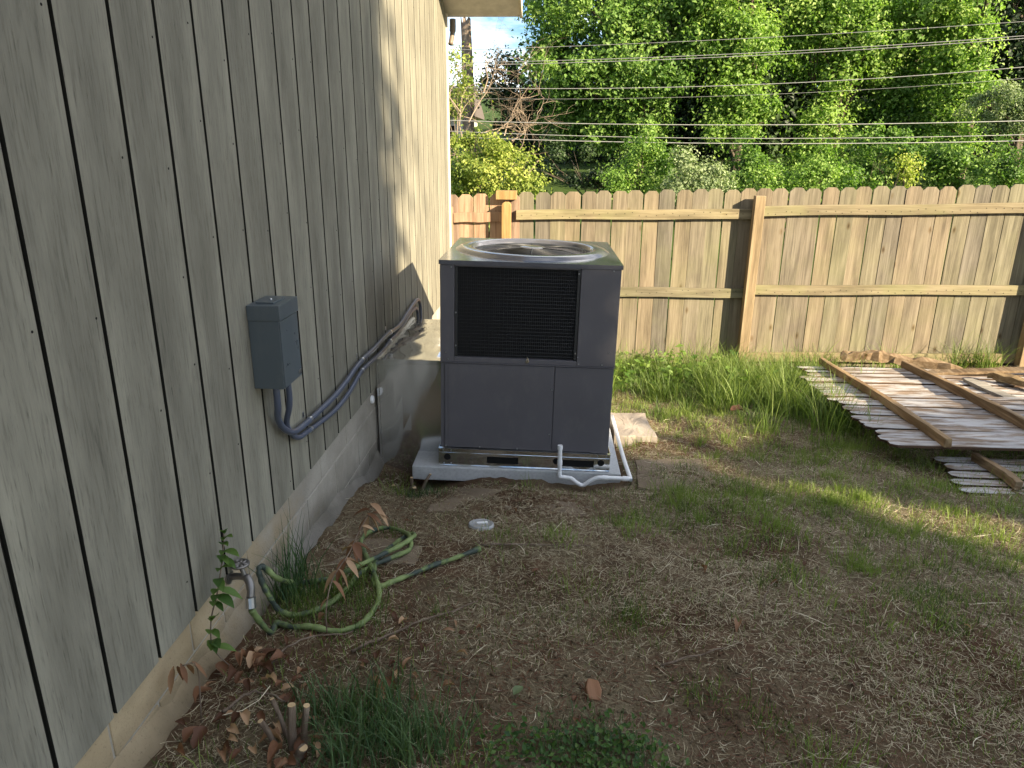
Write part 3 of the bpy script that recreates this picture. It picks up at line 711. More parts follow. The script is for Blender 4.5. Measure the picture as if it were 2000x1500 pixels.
# ================================================================== STONES
def gpt(u, v, off=0.0):
    d = RIGHT*(u-1000)/FPX+DOWN*(v-750)/FPX+_f; lo, hi = .3, 60
    for _ in range(50):
        m = (lo+hi)/2; P = CPOS+d*m
        if P[2] > float(ground_z(P[0], P[1], False))+off: lo = m
        else: hi = m
    return CPOS+d*lo
def wpt(u, v, x):
    d = RIGHT*(u-1000)/FPX+DOWN*(v-750)/FPX+_f
    return CPOS+d*(x/d[0])
def stone(poly, top, thick, name, mat, label, cat, jag=.012, slope=None):
    P = []
    for i in range(len(poly)):
        a, b = np.array(poly[i]), np.array(poly[(i+1) % len(poly)])
        for k in range(6): P.append(a+(b-a)*k/6+rng.normal(size=2)*jag*.5)
    c = np.mean(P, 0); n_ = len(P)
    rings = [(1.0, -thick), (1.0, -.006), (.985, 0.0), (.7, .002), (.35, .001)]
    vs, fs = [], []
    for s, dz in rings:
        for p in P:
            q = c+(np.array(p)-c)*s; zz = top+dz+(slope[0]*(q[0]-c[0])+slope[1]*(q[1]-c[1]) if slope else 0)+(random.uniform(-.0025, .0025) if dz > -.01 else 0)
            vs.append((q[0], q[1], zz))
    for r_ in range(len(rings)-1):
        for k in range(n_): fs.append((r_*n_+k, r_*n_+(k+1) % n_, (r_+1)*n_+(k+1) % n_, (r_+1)*n_+k))
    fs.append(tuple((len(rings)-1)*n_+k for k in range(n_)))
    o3 = (c[0], c[1], top)
    tag(MB(o3).add(vs, fs).build(name, mat, loc=o3), label, cat)
stone([(.38, 4.42), (.66, 4.45), (.62, 4.82), (.36, 4.80)], -.10, .12, 'stepping_stone', M['stone'], 'tan paving stone lying tilted beside the right side of the unit', 'paving stone', slope=(-.02, .06))
stone([(.45, 3.57), (.90, 3.56), (.875, 4.10), (.48, 4.05)], float(ground_z(.65, 3.8, False))+.004, .08, 'stepping_stone', M['slab'], 'large flat grey paving slab half covered by straw right of the pad', 'paving stone', slope=(.0, -.085))
stone([(-.96, 2.55), (-.56, 2.58), (-.55, 2.83), (-1.0, 2.79)], float(ground_z(-.8, 2.7, False))+.02, .07, 'splash_slab', M['slab'], 'grey concrete slab under the coiled hose by the foundation', 'paving stone', slope=(0, -.1))
stone([(-.62, 3.22), (.12, 3.2), (.2, 3.52), (-.5, 3.55)], float(ground_z(-.2, 3.36, False))-.004, .06, 'buried_slab', M['slab'], 'soil-covered flat slab in the ground in front of the pad', 'paving stone', jag=.04, slope=(0, -.1))

# ================================================================== OLD FENCE PANELS IN A HEAP
def old_panel(root_loc, xs, y0, nb, bw, L, z0, slope_y, rootlabel, stringers, rootname, tiltx=0.0):
    R = np.array(root_loc)
    root = empty(rootname, R, rootlabel, 'fence panel')
    for k in range(nb):
        y = y0+k*bw; w = bw-.014-random.random()*.012; x0 = xs+random.uniform(-.03, .03)+(.07 if k > nb-4 else 0)
        e = .022
        p = [(x0, y+e), (x0+e*1.5, y), (x0+L, y), (x0+L, y+w), (x0+e*1.5, y+w), (x0, y+w-e)]
        zz = z0+slope_y*(y-y0)+random.uniform(-.004, .004)
        zz += random.uniform(-.006, .008)
        me_ = MB((x0, y, zz)).prism(p, 2, zz-.016, zz).mesh('picket'); me_.materials.append(M['oldpaint']); me_.materials.append(M['oldedge'])
        for pl in me_.polygons: pl.material_index = 0 if pl.normal.z > .5 else 1
        o = link('picket', me_, None, root, np.array((x0, y, zz))-R)
        o.rotation_euler = (random.uniform(-.07, .05), random.uniform(-.008, .008)-tiltx, random.uniform(-.006, .006))
    for (xa, ya, yb, h) in stringers:
        n_ = 10; vs = []; fs = []
        for k in range(n_):
            y = ya+(yb-ya)*k/(n_-1); z = z0+slope_y*(y-y0)+.004+tiltx*(xa-xs); j = [random.uniform(-.004, .004) for _ in range(4)]
            xx = xa+.015*math.sin(k*.5)
            vs += [(xx-.02+j[0], y, z), (xx+.02+j[1], y, z), (xx+.02+j[2], y, z+h), (xx-.02+j[3], y, z+h+j[0])]
            if k: a = 4*(k-1); fs += [(a+q, a+(q+1) % 4, a+4+(q+1) % 4, a+4+q) for q in range(4)]
        fs += [(3, 2, 1, 0), (4*n_-4, 4*n_-3, 4*n_-2, 4*n_-1)]
        o3 = np.array((xa, ya, z0)); MB(o3).add(vs, fs).build('stringer', M['oldwood'], root, loc=o3-R, bevel=.003, seg=1)
old_panel((2.6, 4.8, -.1), 1.88, 3.94, 19, .101, 2.6, .075, -.05, 'old fence panel of peeling white pickets lying flat with brown stringers, topmost of the heap',
          [(2.19, 3.92, 5.95, .055), (2.83, 3.93, 5.9, .06), (3.75, 4.0, 5.8, .06)], 'fallen_fence_panel', .0)
old_panel((2.8, 3.8, -.1), 2.12, 3.58, 5, .1, 2.2, -.03, -.02, 'second old fence panel of peeling white pickets lying under the heap',
          [(2.42, 3.62, 4.02, .05)], 'fallen_fence_panel', .0)
def lumber(name, P, w, h, mat, label, rough=.006):
    P = [np.array(p, float) for p in P]; C_ = catmull(P, 5); vs = []; fs = []
    for k, p in enumerate(C_):
        d = C_[min(k+1, len(C_)-1)]-C_[max(k-1, 0)]; s = np.cross(d, [0, 0, 1]); s /= np.linalg.norm(s)
        q = 1 if 0 < k < len(C_)-1 else .7
        for a, b in ((-1, 0), (1, 0), (1, 1), (-1, 1)):
            vs.append(p+s*a*w/2*q+np.array([0, 0, b*h*q])+rng.normal(size=3)*rough)
        if k: a = 4*(k-1); fs += [(a+q_, a+(q_+1) % 4, a+4+(q_+1) % 4, a+4+q_) for q_ in range(4)]
    m = 4*len(C_); fs += [(3, 2, 1, 0), (m-4, m-3, m-2, m-1)]
    o3 = P[0]; tag(MB(o3).add(vs, fs).build(name, mat, loc=tuple(o3), bevel=.002, seg=1), label, 'lumber')
lumber('rotten_beam', [at(1640, 703, 6.15), at(1700, 702, 6.12), at(1760, 712, 6.05), at(1880, 728, 5.9)], .09, .07, M['oldwood'], 'thick rotten split beam at the back of the heap against the fence', .009)
lumber('loose_board', [at(1810, 731, 5.7), at(1900, 728, 5.68), at(2080, 722, 5.66)], .10, .022, M['oldwood'], 'long thin brown board laid across the back of the fence heap', .002)
lumber('grey_board', [at(1889, 743, 5.45), at(1945, 770, 5.15), at(2060, 818, 4.75)], .10, .025, M['greywood'], 'weathered grey board slanting across the right of the fence heap', .002)
lumber('loose_board', [at(1932, 738, 5.5), at(1990, 752, 5.3), at(2070, 770, 5.1)], .07, .05, M['oldwood'], 'short brown timber above the grey slanting board on the heap', .004)

# ================================================================== SPIGOT AND HOSE
SO = np.array([WX-.015, 2.0, .318])
spig = empty('garden_spigot', SO, 'tarnished metal garden tap on the foundation with the hose attached', 'tap')
MB().tube([(0, 0, 0), (.006, 0, 0)], .024, 18).build('flange', M['brass'], spig)
MB().tube(catmull([(.004, 0, 0), (.04, -.004, .006), (.07, -.012, .004), (.085, -.03, -.02), (.088, -.045, -.045)], 5), [.011]*9+[.0135]*7+[.0125]*5, 12).build('valve_body', M['brass'], spig, smooth=True)
MB().tube([(.06, -.008, .008), (.048, -.004, .045)], .008, 10).build('stem', M['brass'], spig)
hw = MB()
hp = [(.046+.004*math.sin(a*3), 0.0, .05) for a in (0,)]
for k in range(7):
    a = 2*math.pi*k/7; r = .026
    hw.tube([(.046, -.004, .05), (.046+r*math.cos(a)*.95, -.004+r*math.sin(a), .052)], .006, 7)
hw.tube([(.046+.026*math.cos(a), -.004+.026*math.sin(a), .052) for a in np.linspace(0, 2*math.pi, 25)], .0052, 8, False)
hw.build('handle', M['brass'], spig, smooth=True)
MB().tube([(.088, -.045, -.043), (.091, -.055, -.075)], .0165, 12).build('hose_coupling', M['screw'], spig)

def z7(a, b): return (380+a/3.333, 960+b/3.333)
S3 = SO+np.array([.092, -.058, -.08])
hpath = [S3, S3+np.array([.012, .03, -.07]), S3+np.array([.03, .06, -.13])]
for a, b, h in [(540, 910, .02), (640, 935, .015), (760, 938, .012), (920, 945, .01), (1070, 895, .012), (1150, 830, .014), (1200, 730, .02), (1195, 640, .022), (1165, 540, .03), (1110, 410, .035), (1085, 325, .03), (1150, 262, .02), (1260, 236, .02), (1365, 268, .03), (1405, 320, .03), (1400, 375, .03), (1300, 430, .035), (1150, 490, .035), (1060, 560, .03), (1000, 650, .02), (920, 730, .025), (800, 800, .03), (660, 838, .03), (560, 800, .05)]:
    q_ = gpt(*z7(a, b), h); q_[2] = max(q_[2], float(ground_z(q_[0], q_[1]))+.010+h*.4); hpath.append(q_)
hpath += [wpt(*z7(490, 690), -.96), wpt(*z7(440, 590), -.985), wpt(*z7(418, 510), -.995), wpt(*z7(450, 492), -.985), wpt(*z7(550, 570), -.94)]
for a, b, h in [(680, 605, .03), (800, 605, .025), (920, 560, .025), (1050, 490, .055), (1200, 420, .055), (1350, 345, .05), (1432, 295, .05), (1400, 300, .012), (1300, 360, .012), (1190, 480, .01), (1165, 600, .01), (1200, 655, .012), (1300, 620, .014), (1440, 560, .014), (1560, 500, .014), (1660, 468, .016), (1830, 408, .02)]:
    q_ = gpt(*z7(a, b), h); q_[2] = max(q_[2], float(ground_z(q_[0], q_[1]))+.010+h*.4); hpath.append(q_)
HC = catmull(hpath, 12)
ho = np.array([-.8, 2.4, .05])
hose = empty('garden_hose', ho, 'green and black garden hose lying in loose loops from the tap', 'garden hose')
MB(ho).tube(HC, [.0098+.0010*math.sin(k*.9)+.0010*math.sin(k*.23) for k in range(len(HC))], 12).build('hose_tube', M['hose'], hose, smooth=True)
MB(ho).tube([HC[-1]-(HC[-1]-HC[-2])*1.5, HC[-1]+(HC[-1]-HC[-2])*2], .0125, 12).build('end_fitting', M['hose'], hose)

# ================================================================== GROUND COVER
def blades(name, P, h, w, ang, bend, tint, mat, label, cat, segs=3, flat=None, obj_kind='stuff'):
    n = len(P); D = np.stack([np.cos(ang), np.sin(ang), np.zeros(n)], 1); S = np.stack([-np.sin(ang), np.cos(ang), np.zeros(n)], 1)
    tw = rng.normal(size=n)*.8; S = unit_rows(S*np.cos(tw)[:, None]+D*np.sin(tw)[:, None])
    rows = []
    for k in range(segs+1):
        t = k/segs
        a = bend*t  # angle from vertical
        horiz = h*np.where(bend > .01, (1-np.cos(a))/np.maximum(bend, .01), 0)
        vert = h*np.where(bend > .01, np.sin(a)/np.maximum(bend, .01), t)
        c = P+D*horiz[:, None]+np.array([0, 0, 1.0])*vert[:, None]
        ww = (w*(1-t**1.6)*.5)[:, None]
        rows.append(c-S*ww); rows.append(c+S*ww)
    co = np.stack(rows, 1)                     # n, 2(segs+1), 3
    m = 2*(segs+1); idx = (np.arange(n)*m)[:, None]; tr = []
    for k in range(segs):
        a = 2*k
        tr.append(idx+np.array([[a, a+1, a+3]])); tr.append(idx+np.array([[a, a+3, a+2]]))
    tr = np.concatenate(tr, 1).reshape(-1, 3)
    me = fast_mesh(name, co.reshape(-1, 3), tr, np.repeat(tint, m))
    return tag(link(name, me, mat), label, cat, kind=obj_kind)

def blocked(x, y):
    b = (x < WX+.02) | ((x > -.82) & (x < .40) & (y > 3.64) & (y < 4.9)) | ((x < -.6) & (y > 3.9) & (y < 5.0)) | (y > 6.9)
    return b
def scatter(n, x0, x1, y0, y1, dens=None):
    out = np.zeros((0, 2))
    while len(out) < n:
        q = np.stack([rng.uniform(x0, x1, n), rng.uniform(y0, y1, n)], 1)
        # keep what the yard in view could hold
        keep = ~blocked(q[:, 0], q[:, 1]) & (np.abs(q[:, 0]-.1) < q[:, 1]*.80+.35)
        if dens is not None: keep &= rng.random(n) < dens(q[:, 0], q[:, 1])
        out = np.concatenate([out, q[keep]])
    out = out[:n]
    return np.column_stack([out, ground_z(out[:, 0], out[:, 1])])
def bare(x, y):     # patches of bare soil
    b = np.exp(-(((x+.15)/.55)**2+((y-1.85)/.42)**2))+.9*np.exp(-(((x-.62)/.3)**2+((y-1.75)/.3)**2))+.8*np.exp(-(((x+.75)/.3)**2+((y-3.2)/.25)**2))+.5*np.exp(-(((x-.1)/.5)**2+((y-3.35)/.2)**2))
    return b
def straw_d(x, y):
    nse = vnoise(x, y, 2.4, 21)*.65+vnoise(x, y, 7.5, 22)*.35
    return np.clip((.38+1.1*(nse-.22))*(1-.82*np.clip(bare(x, y), 0, 1))*np.where(y > 5.4, .5, 1), .02, 1)
# straw: mostly lying flat
def lying(name, n, L0, L1, wd, mat, label, cat, dens, segs=3, tl=(0, 1), lift=.006, region=(-1.0, 4.7, 1.05, 6.9), curl=.5, sharp=1.6):
    P = scatter(n, *region, dens); L = L0+(L1-L0)*rng.random(n)**sharp
    a = rng.uniform(0, 2*np.pi, n); dv = rng.normal(size=n)*curl
    rows = []
    tilt = rng.normal(size=n)*.16; zl = np.abs(rng.normal(size=n))*lift+.002
    pos = P.copy(); pos[:, 2] += zl
    for k in range(segs+1):
        aa = a+dv*(k/segs-.5)
        if k: pos = pos+np.stack([np.cos(aa), np.sin(aa), tilt*(1-2*k/segs)], 1)*(L/segs)[:, None]
        pos[:, 2] = np.maximum(pos[:, 2], ground_z(pos[:, 0], pos[:, 1])+.0015)
        sd = np.stack([-np.sin(aa), np.cos(aa), rng.normal(size=n)*.35], 1)*(wd*(.55 if k in (0, segs) else 1)*(.6+.8*rng.random(n)))[:, None]*.5
        rows += [pos-sd, pos+sd]
    co = np.stack(rows, 1); m = 2*(segs+1); idx = (np.arange(n)*m)[:, None]; tr = []
    for k in range(segs):
        q = 2*k; tr += [idx+np.array([[q, q+1, q+3]]), idx+np.array([[q, q+3, q+2]])]
    tint = np.clip(tl[0]+(tl[1]-tl[0])*rng.random(n), 0, 1)
    me = fast_mesh(name, co.reshape(-1, 3), np.concatenate(tr, 1).reshape(-1, 3), np.repeat(tint, m))
    return tag(link(name, me, mat), label, cat, kind='stuff')
lying('dry_straw', 210000, .007, .05, .0015, M['straw'], 'dry cut straw and thatch strewn over the yard', 'straw', straw_d, segs=2, tl=(0, .72))
lying('long_straw', 1100, .05, .17, .0021, M['straw'], 'longer pale dead stalks lying among the straw', 'straw', straw_d, tl=(.35, 1), lift=.012, curl=.9)
lying('dark_thatch', 30000, .01, .05, .0028, M['deadleaf'], 'dark brown decayed bits mixed into the soil', 'plant litter', lambda x, y: np.clip(.35+.65*bare(x, y), 0, 1), segs=2, tl=(0, .35), lift=.003)

# clods and little stones
P = scatter(9000, -1.0, 4.6, 1.05, 5.6, lambda x, y: np.clip(.12+.9*bare(x, y), 0, 1)); n = len(P)
oc = np.array([[1, 0, 0], [0, 1, 0], [-1, 0, 0], [0, -1, 0], [0, 0, 1], [0, 0, -1]], float)
of = np.array([[0, 1, 4], [1, 2, 4], [2, 3, 4], [3, 0, 4], [1, 0, 5], [2, 1, 5], [3, 2, 5], [0, 3, 5]])
sz = (.0022+.009*rng.random(n)**4)[:, None, None]
co = P[:, None, :]+oc[None]*sz*(.6+.8*rng.random((n, 6, 1)))
tag(link('soil_clods', fast_mesh('soil_clods', co.reshape(-1, 3), ((np.arange(n)*6)[:, None, None]+of[None]).reshape(-1, 3)), M['soil'], smooth=True), 'small clods and pebbles on the bare soil', 'soil', kind='stuff')

def tuft_field(n_t, region, dens, per, spread):
    C_ = scatter(n_t, *region, dens); k = rng.integers(per[0], per[1], n_t)
    idx = np.repeat(np.arange(n_t), k); sp_ = (spread[0]+(spread[1]-spread[0])*rng.random(n_t))[idx]
    off = rng.normal(size=(len(idx), 2))*sp_[:, None]
    P = C_[idx].copy(); P[:, :2] += off; ok = ~blocked(P[:, 0], P[:, 1]); P = P[ok]; idx = idx[ok]; off = off[ok]
    P[:, 2] = ground_z(P[:, 0], P[:, 1])-.003
    return P, idx, np.arctan2(off[:, 1], off[:, 0])
def green_d(x, y):
    return np.clip((vnoise(x, y, 1.5, 31)*.6+vnoise(x, y, 4.5, 32)*.4-.42)*4.6+.25*(y > 4)+.35*(x > .7)-1.1*bare(x, y), .03, 1)
P, ti, oa = tuft_field(900, (-.9, 4.7, 1.15, 6.2), green_d, (15, 80), (.02, .09))
n = len(P); tt = rng.random(900)
blades('lawn_grass', P, (.03+.055*tt[ti])*(.5+rng.random(n)), .0024+.0016*rng.random(n), oa+rng.normal(size=n)*1.0, .5+rng.random(n)*1.2, np.clip(.4+.5*tt[ti]+rng.normal(size=n)*.15, 0, 1), M['grass'], 'short green grass tufts scattered over the strawy yard', 'grass')
P = scatter(30000, -1.0, 4.7, 1.05, 6.6, lambda x, y: np.clip((vnoise(x, y, 2.2, 41)-.3)*1.6-.6*bare(x, y), .03, 1)); n = len(P)
blades('sparse_grass', P, .015+.035*rng.random(n), .0018+.0012*rng.random(n), rng.uniform(0, 6.28, n), .6+rng.random(n)*1.2, rng.random(n), M['grass'], 'thin single green blades among the straw', 'grass', segs=2)
# specific larger tufts seen in the foreground
for (pts, cnt, hh, sp_, mt, nm, lab) in [
    ([(1120, 1480), (1190, 1470), (1250, 1490), (1060, 1460), (1160, 1440)], 120, .05, .045, 'grass_cool', 'foreground_grass', 'dark green low grass clump at the bottom of the yard'),
    ([(1790, 1190), (1830, 1220), (1750, 1170), (1860, 1180), (1800, 1160), (1225, 1210), (1240, 1190), (1560, 1130), (1500, 1140), (1370, 1360), (1500, 1405)], 130, .05, .05, 'grass', 'mid_grass', 'mid green grass patches in the open part of the yard'),
    ([(1680, 1110), (1760, 1110), (1900, 1100), (1960, 1120), (1560, 960), (1640, 985), (1700, 990), (1770, 960), (1840, 1000), (1740, 1040)], 110, .065, .04, 'grass', 'right_grass', 'yellow-green tufts on the right beside the fence heap'),
    ([(650, 1420), (690, 1400), (730, 1440), (770, 1420), (800, 1460), (700, 1470), (750, 1390), (830, 1440), (660, 1480), (620, 1400), (720, 1490), (780, 1490), (850, 1480)], 60, .13, .045, 'grass_cool', 'foundation_grass', 'dark blue-green grass clump by the cut stump in the foreground'),
    ([(-.985, 2.25), (-.98, 2.33), (-.95, 2.2), (-.97, 2.4), (-.93, 2.3)], 24, .25, .03, 'grass_cool', 'tap_grass', 'tall dark grass clump growing beside the tap'),
    ([(560, 1190), (600, 1180), (640, 1170), (690, 1180), (700, 1150), (720, 1210), (600, 1220)], 150, .075, .055, 'grass', 'hose_grass', 'soft bright green grass growing through the hose loops'),
    ([(820, 950), (850, 955), (800, 960)], 60, .07, .04, 'grass_cool', 'pad_grass', 'grass tuft at the left front corner of the pad')]:
    L = []
    for (u, v) in pts:
        p = np.array([u, v, 0.]) if abs(u) < 9 else gpt(u, v); k = cnt; L.append(p+np.column_stack([rng.normal(size=(k, 2))*sp_, np.zeros(k)]))
    P = np.concatenate(L); P = P[P[:, 0] > WX+.01]; P[:, 2] = ground_z(P[:, 0], P[:, 1])-.004; n = len(P)
    blades(nm, P, hh*(.5+.9*rng.random(n)), (.0026 if hh < .1 else .0048)*(.7+.6*rng.random(n)), rng.uniform(0, 6.28, n), (.3 if hh > .15 else .4)+rng.random(n)*(.9 if hh > .15 else 1.3), np.clip((.75 if nm in ('right_grass', 'foundation_grass', 'foreground_grass') else .45)+.25*rng.normal(size=n), 0, 1), M[mt], lab, 'grass', segs=4)
# tall grass in front of the fence
def tall_d(x, y):
    c = 1.1*np.exp(-((x-1.45)/.5)**2-((y-5.75)/.55)**2)+.9*np.exp(-((x-2.0)/.3)**2-((y-5.0)/.5)**2)+.4*np.exp(-((x-.75)/.4)**2-((y-6.35)/.3)**2)+.12*np.exp(-((y-6.65)/.25)**2)
    return np.clip(c, .0, 1)
P, ti, oa = tuft_field(260, (.35, 4.4, 4.4, 6.85), tall_d, (25, 60), (.03, .09)); n = len(P); tt = rng.random(260)
ok = ~((P[:, 0] > 2.0) & (P[:, 1] < 5.6) & (P[:, 1] > 3.8)); P, ti, oa = P[ok], ti[ok], oa[ok]; n = len(P)
blades('tall_grass', P, (.16+.26*tt[ti])*(.5+.7*rng.random(n)), .0035+.003*rng.random(n), oa+rng.normal(size=n)*.8, .5+rng.random(n)*1.5, np.clip(.3+.35*tt[ti]+rng.normal(size=n)*.15, 0, 1), M['grass'], 'tall uncut grass along the foot of the fence beside the heap', 'grass', segs=5)
# broad leafy weeds at the fence and low leafy cover in the foreground
def weed_patch(name, centers, n, sizes, hgt, mat, label):
    L = []
    for c in centers: L.append(np.asarray(c)+np.column_stack([rng.normal(size=(n, 2))*hgt[1], np.abs(rng.normal(size=n))*hgt[0]]))
    P = np.concatenate(L); k = len(P); z = ground_z(P[:, 0], P[:, 1]); P[:, 2] = z+.005+(P[:, 2]-np.repeat([c[2] for c in centers], n))
    N = unit_rows(rng.normal(size=(k, 3))*.55+np.array([0, -.15, .9]))
    me = leaf_mesh(name, P, N, sizes[0]+(sizes[1]-sizes[0])*rng.random(k), np.clip(rng.normal(.5, .2, k), 0, 1), .6, .12)
    tag(link(name, me, mat), label, 'weeds', kind='stuff')
weed_patch('fence_weeds', [gpt(u, v) for u, v in [(1240, 745), (1290, 755), (1330, 760), (1270, 725), (1360, 745), (1420, 770), (1230, 720), (1320, 730), (1215, 760), (1450, 775)]], 90, (.03, .09), (.09, .10), M['leaf_light'], 'broad-leaved green weeds at the foot of the fence right of the unit')
weed_patch('ground_cover', [gpt(u, v) for u, v in [(1110, 1475), (1160, 1490), (1210, 1470), (1260, 1490), (1080, 1500), (1190, 1500), (960, 1500), (1010, 1490)]], 110, (.008, .024), (.028, .06), M['plant'], 'small-leaved dark green ground cover at the bottom of the yard')
weed_patch('fence_lobed_weed', [gpt(1430, 722)], 14, (.09, .16), (.12, .07), M['plant'], 'large-leaved weed standing against the fence post')

# ------------------------------------------------------------------ dead leaves, each its own thing
def dead_leaf_mesh(s):
    r = random.Random(s); n_ = 7; vs = []; fs = []; curl = r.uniform(.6, 1.9); L = 1.0; W = r.uniform(.13, .36)
    for k in range(n_):
        t = k/(n_-1); w = W*math.sin(math.pi*(.06+.9*t))**.8*(1+r.uniform(-.25, .25)); x = (t-.5)*L
        zc = .12*curl*math.sin(t*3.1+r.uniform(0, .6))
        for j, q in enumerate((-1, -.4, .4, 1)):
            vs.append((x+r.uniform(-.03, .03), q*w*math.cos(curl*.5*abs(q)), zc+abs(q)**1.5*w*curl*.75+r.uniform(-.03, .03)))
        if k:
            for j in range(3): a = 4*(k-1)+j; fs.append((a, a+1, a+5, a+4))
    me = MB().add(vs, fs).mesh('dead_leaf'); a_ = me.attributes.new('tint', 'FLOAT', 'POINT')
    a_.data.foreach_set('value', np.full(len(vs), r.random(), np.float32)); me.materials.append(M['deadleaf'])
    me.polygons.foreach_set('use_smooth', np.ones(len(me.polygons), bool)); return me
DL = [dead_leaf_mesh(s) for s in range(10)]
def dead_leaf(u, v, size, label, group, off=.008):
    p = gpt(u, v, off)
    if p[0] < WX+.03: p = wpt(u, v, WX+.05)
    o = link('dead_leaf', random.choice(DL), None, None, (p[0], p[1], float(ground_z(p[0], p[1]))+off+size*.08), rot=(random.uniform(-.5, .5), random.uniform(-.5, .5), random.uniform(0, 6.28)))
    o.scale = (size, size, size); return tag(o, label, 'dead leaf', group)
for k in range(70):
    u = random.uniform(300, 620); v = random.uniform(1290, 1490)
    if u < 330+(1460-v)*.62: u += 120+random.random()*80
    dead_leaf(u, v, random.uniform(.025, .065), 'curled reddish-brown dead leaf in the litter against the foundation', 'dead leaves along the foundation', random.uniform(.005, .035))
for k in range(34):
    dead_leaf(random.uniform(560, 960), random.uniform(1210, 1440), random.uniform(.025, .055), 'pale brown dead leaf on the bare soil below the hose', 'dead leaves on the soil below the hose')
for k in range(16):
    dead_leaf(random.uniform(900, 1950), random.uniform(1000, 1450), random.uniform(.02, .04), 'small dry leaf lying in the open straw', 'dry leaves in the straw')
dead_leaf(1440, 812, .13, 'single large brown leaf lying in front of the tall grass', None, .03)
dead_leaf(1440, 1225, .06, 'tan leaf alone in the middle of the yard', None)
lf = gpt(1003, 1385)
# sticks, chip, lid
def stick(P, r, label, wob=.008):
    Q = [np.array([p[0], p[1], float(ground_z(p[0], p[1]))+h]) for p, h in P]
    Q = catmull(Q, 6); Q = [q+rng.normal(size=3)*wob*.3 for q in Q]; o3 = Q[0]
    tag(MB(o3).tube(Q, [r*(1-.55*k/len(Q)) for k in range(len(Q))], 7).build('stick', M['stick'], loc=tuple(o3), smooth=True), label, 'stick')
stick([(gpt(690, 1290), .012), (gpt(790, 1240), .02), (gpt(935, 1178), .02)], .0055, 'long grey stick slanting across the soil below the hose')
stick([(gpt(930, 1077), .008), (gpt(1040, 1080), .01), (gpt(1155, 1079), .008)], .005, 'straight thin brown stick lying level right of the hose end')
stick([(gpt(1290, 1305), .01), (gpt(1370, 1285), .014), (gpt(1450, 1265), .012)], .004, 'pale yellow stalk lying in the middle of the straw')
stick([(gpt(1490, 1195), .01), (gpt(1502, 1160), .03), (gpt(1530, 1140), .02)], .0028, 'short bent pale stalk right of the yard centre')
stick([(gpt(1480, 790), .05), (gpt(1560, 800), .14), (gpt(1595, 840), .06), (gpt(1600, 872), .01)], .004, 'arched dry stem in front of the tall grass')
stick([(gpt(520, 1330), .03), (gpt(590, 1285), .035), (gpt(690, 1250), .02)], .004, 'dark twig poking out of the leaf litter')
stick([(gpt(440, 1420), .03), (gpt(500, 1380), .04), (gpt(560, 1395), .03)], .005, 'brown twig in the litter nearest the foundation')
cp = gpt(1157, 1365)
tag(MB().prism([(-.022, -.03), (.014, -.034), (.024, .0), (.018, .032), (-.016, .036), (-.026, .004)], 2, -.004, .018).build('bark_chip', M['chip'], loc=(cp[0], cp[1], float(ground_z(cp[0], cp[1]))+.006), rot=(.35, .2, .2), bevel=.004), 'chunk of orange-brown bark on bare soil in the foreground', 'bark chip')
lp = gpt(940, 1036)
lidr = empty('plastic_lid', (lp[0], lp[1], float(ground_z(lp[0], lp[1]))+.008), 'round translucent plastic lid lying in the grass left of the yard centre', 'lid', rot=(-.12, .05, .3))
MB().lathe([(.0001, .004), (.05, .004), (.054, .007), (.058, .005), (.06, -.008)], (0, 0, 0), 28).build('disc', M['lid'], lidr, smooth=True)
MB().box((-.022, -.008, .005), (.03, .006, .013)).build('label_strip', M['pvc'], lidr, bevel=.002)

# cut shrub stumps
def stump(u, v, stems, label):
    p = gpt(u, v); p[2] = float(ground_z(p[0], p[1])); root = empty('cut_stump', p, label, 'stump')
    for (dx, dy, h, lx, ly, r) in stems:
        q = [(dx, dy, -.03), (dx+lx*.4, dy+ly*.4, h*.5), (dx+lx, dy+ly, h)]
        s = MB().tube(catmull(q, 3), [r*1.15]*3+[r]*4, 9).build('stem', M['stick'], root, smooth=True)
        MB().tube([(dx+lx, dy+ly, h), (dx+lx*1.01, dy+ly*1.01, h+.002)], r*.96, 9).build('cut_face', M['cut'], s)
stump(572, 1462, [(0, 0, .14, .0, .02, .011), (.025, .01, .15, .02, .0, .009), (-.04, .0, .1, -.04, .0, .008), (.02, -.03, .07, .03, -.02, .012), (-.02, .03, .12, -.05, .03, .006)], 'pruned stump of several pale cut stems in the foreground grass')
stump(792, 938, [(0, 0, .07, .06, -.06, .012), (.03, .02, .09, .0, .0, .009), (-.03, .0, .06, -.03, -.02, .012), (.08, .02, .1, .05, .03, .008), (.13, .0, .03, .0, -.02, .012)], 'cluster of freshly cut stems at the left front corner of the pad')

# leafy weed vine on the wall and withered sapling
def leaf_obj(name, p, d, size, mat, tint, parent, org, droop=.3, wid=.36):
    d = np.array(d, float); d /= np.linalg.norm(d); s = np.cross(d, [0, 0, 1]); s /= np.linalg.norm(s)+1e-9; up = np.cross(s, d)
    vs = []; fs = []; m = 6
    for k in range(m):
        t = k/(m-1); w = size*wid*math.sin(math.pi*(.03+.95*t))**.9*.5*(1.15-.3*t)
        c = np.array(p)+d*size*t-np.array([0, 0, 1])*droop*size*t*t
        vs += [c-s*w+up*w*.45, c, c+s*w+up*w*.45]
        if k: a = 3*(k-1); fs += [(a, a+1, a+4, a+3), (a+1, a+2, a+5, a+4)]
    me = MB(org).add(vs, fs).mesh(name); a_ = me.attributes.new('tint', 'FLOAT', 'POINT'); a_.data.foreach_set('value', np.full(len(vs), tint, np.float32))
    return link(name, me, mat, parent, smooth=True)
lf[2] = float(ground_z(lf[0], lf[1]))+.02
gl = leaf_obj('green_leaf', lf, (.5, .8, .3), .05, M['leaf_grey'], .35, None, lf, .35, .55); gl.location = lf
tag(gl, 'single pale green leaf on the dark soil', 'leaf')
vb = np.array([-.965, 1.80, float(ground_z(-.965, 1.8))])
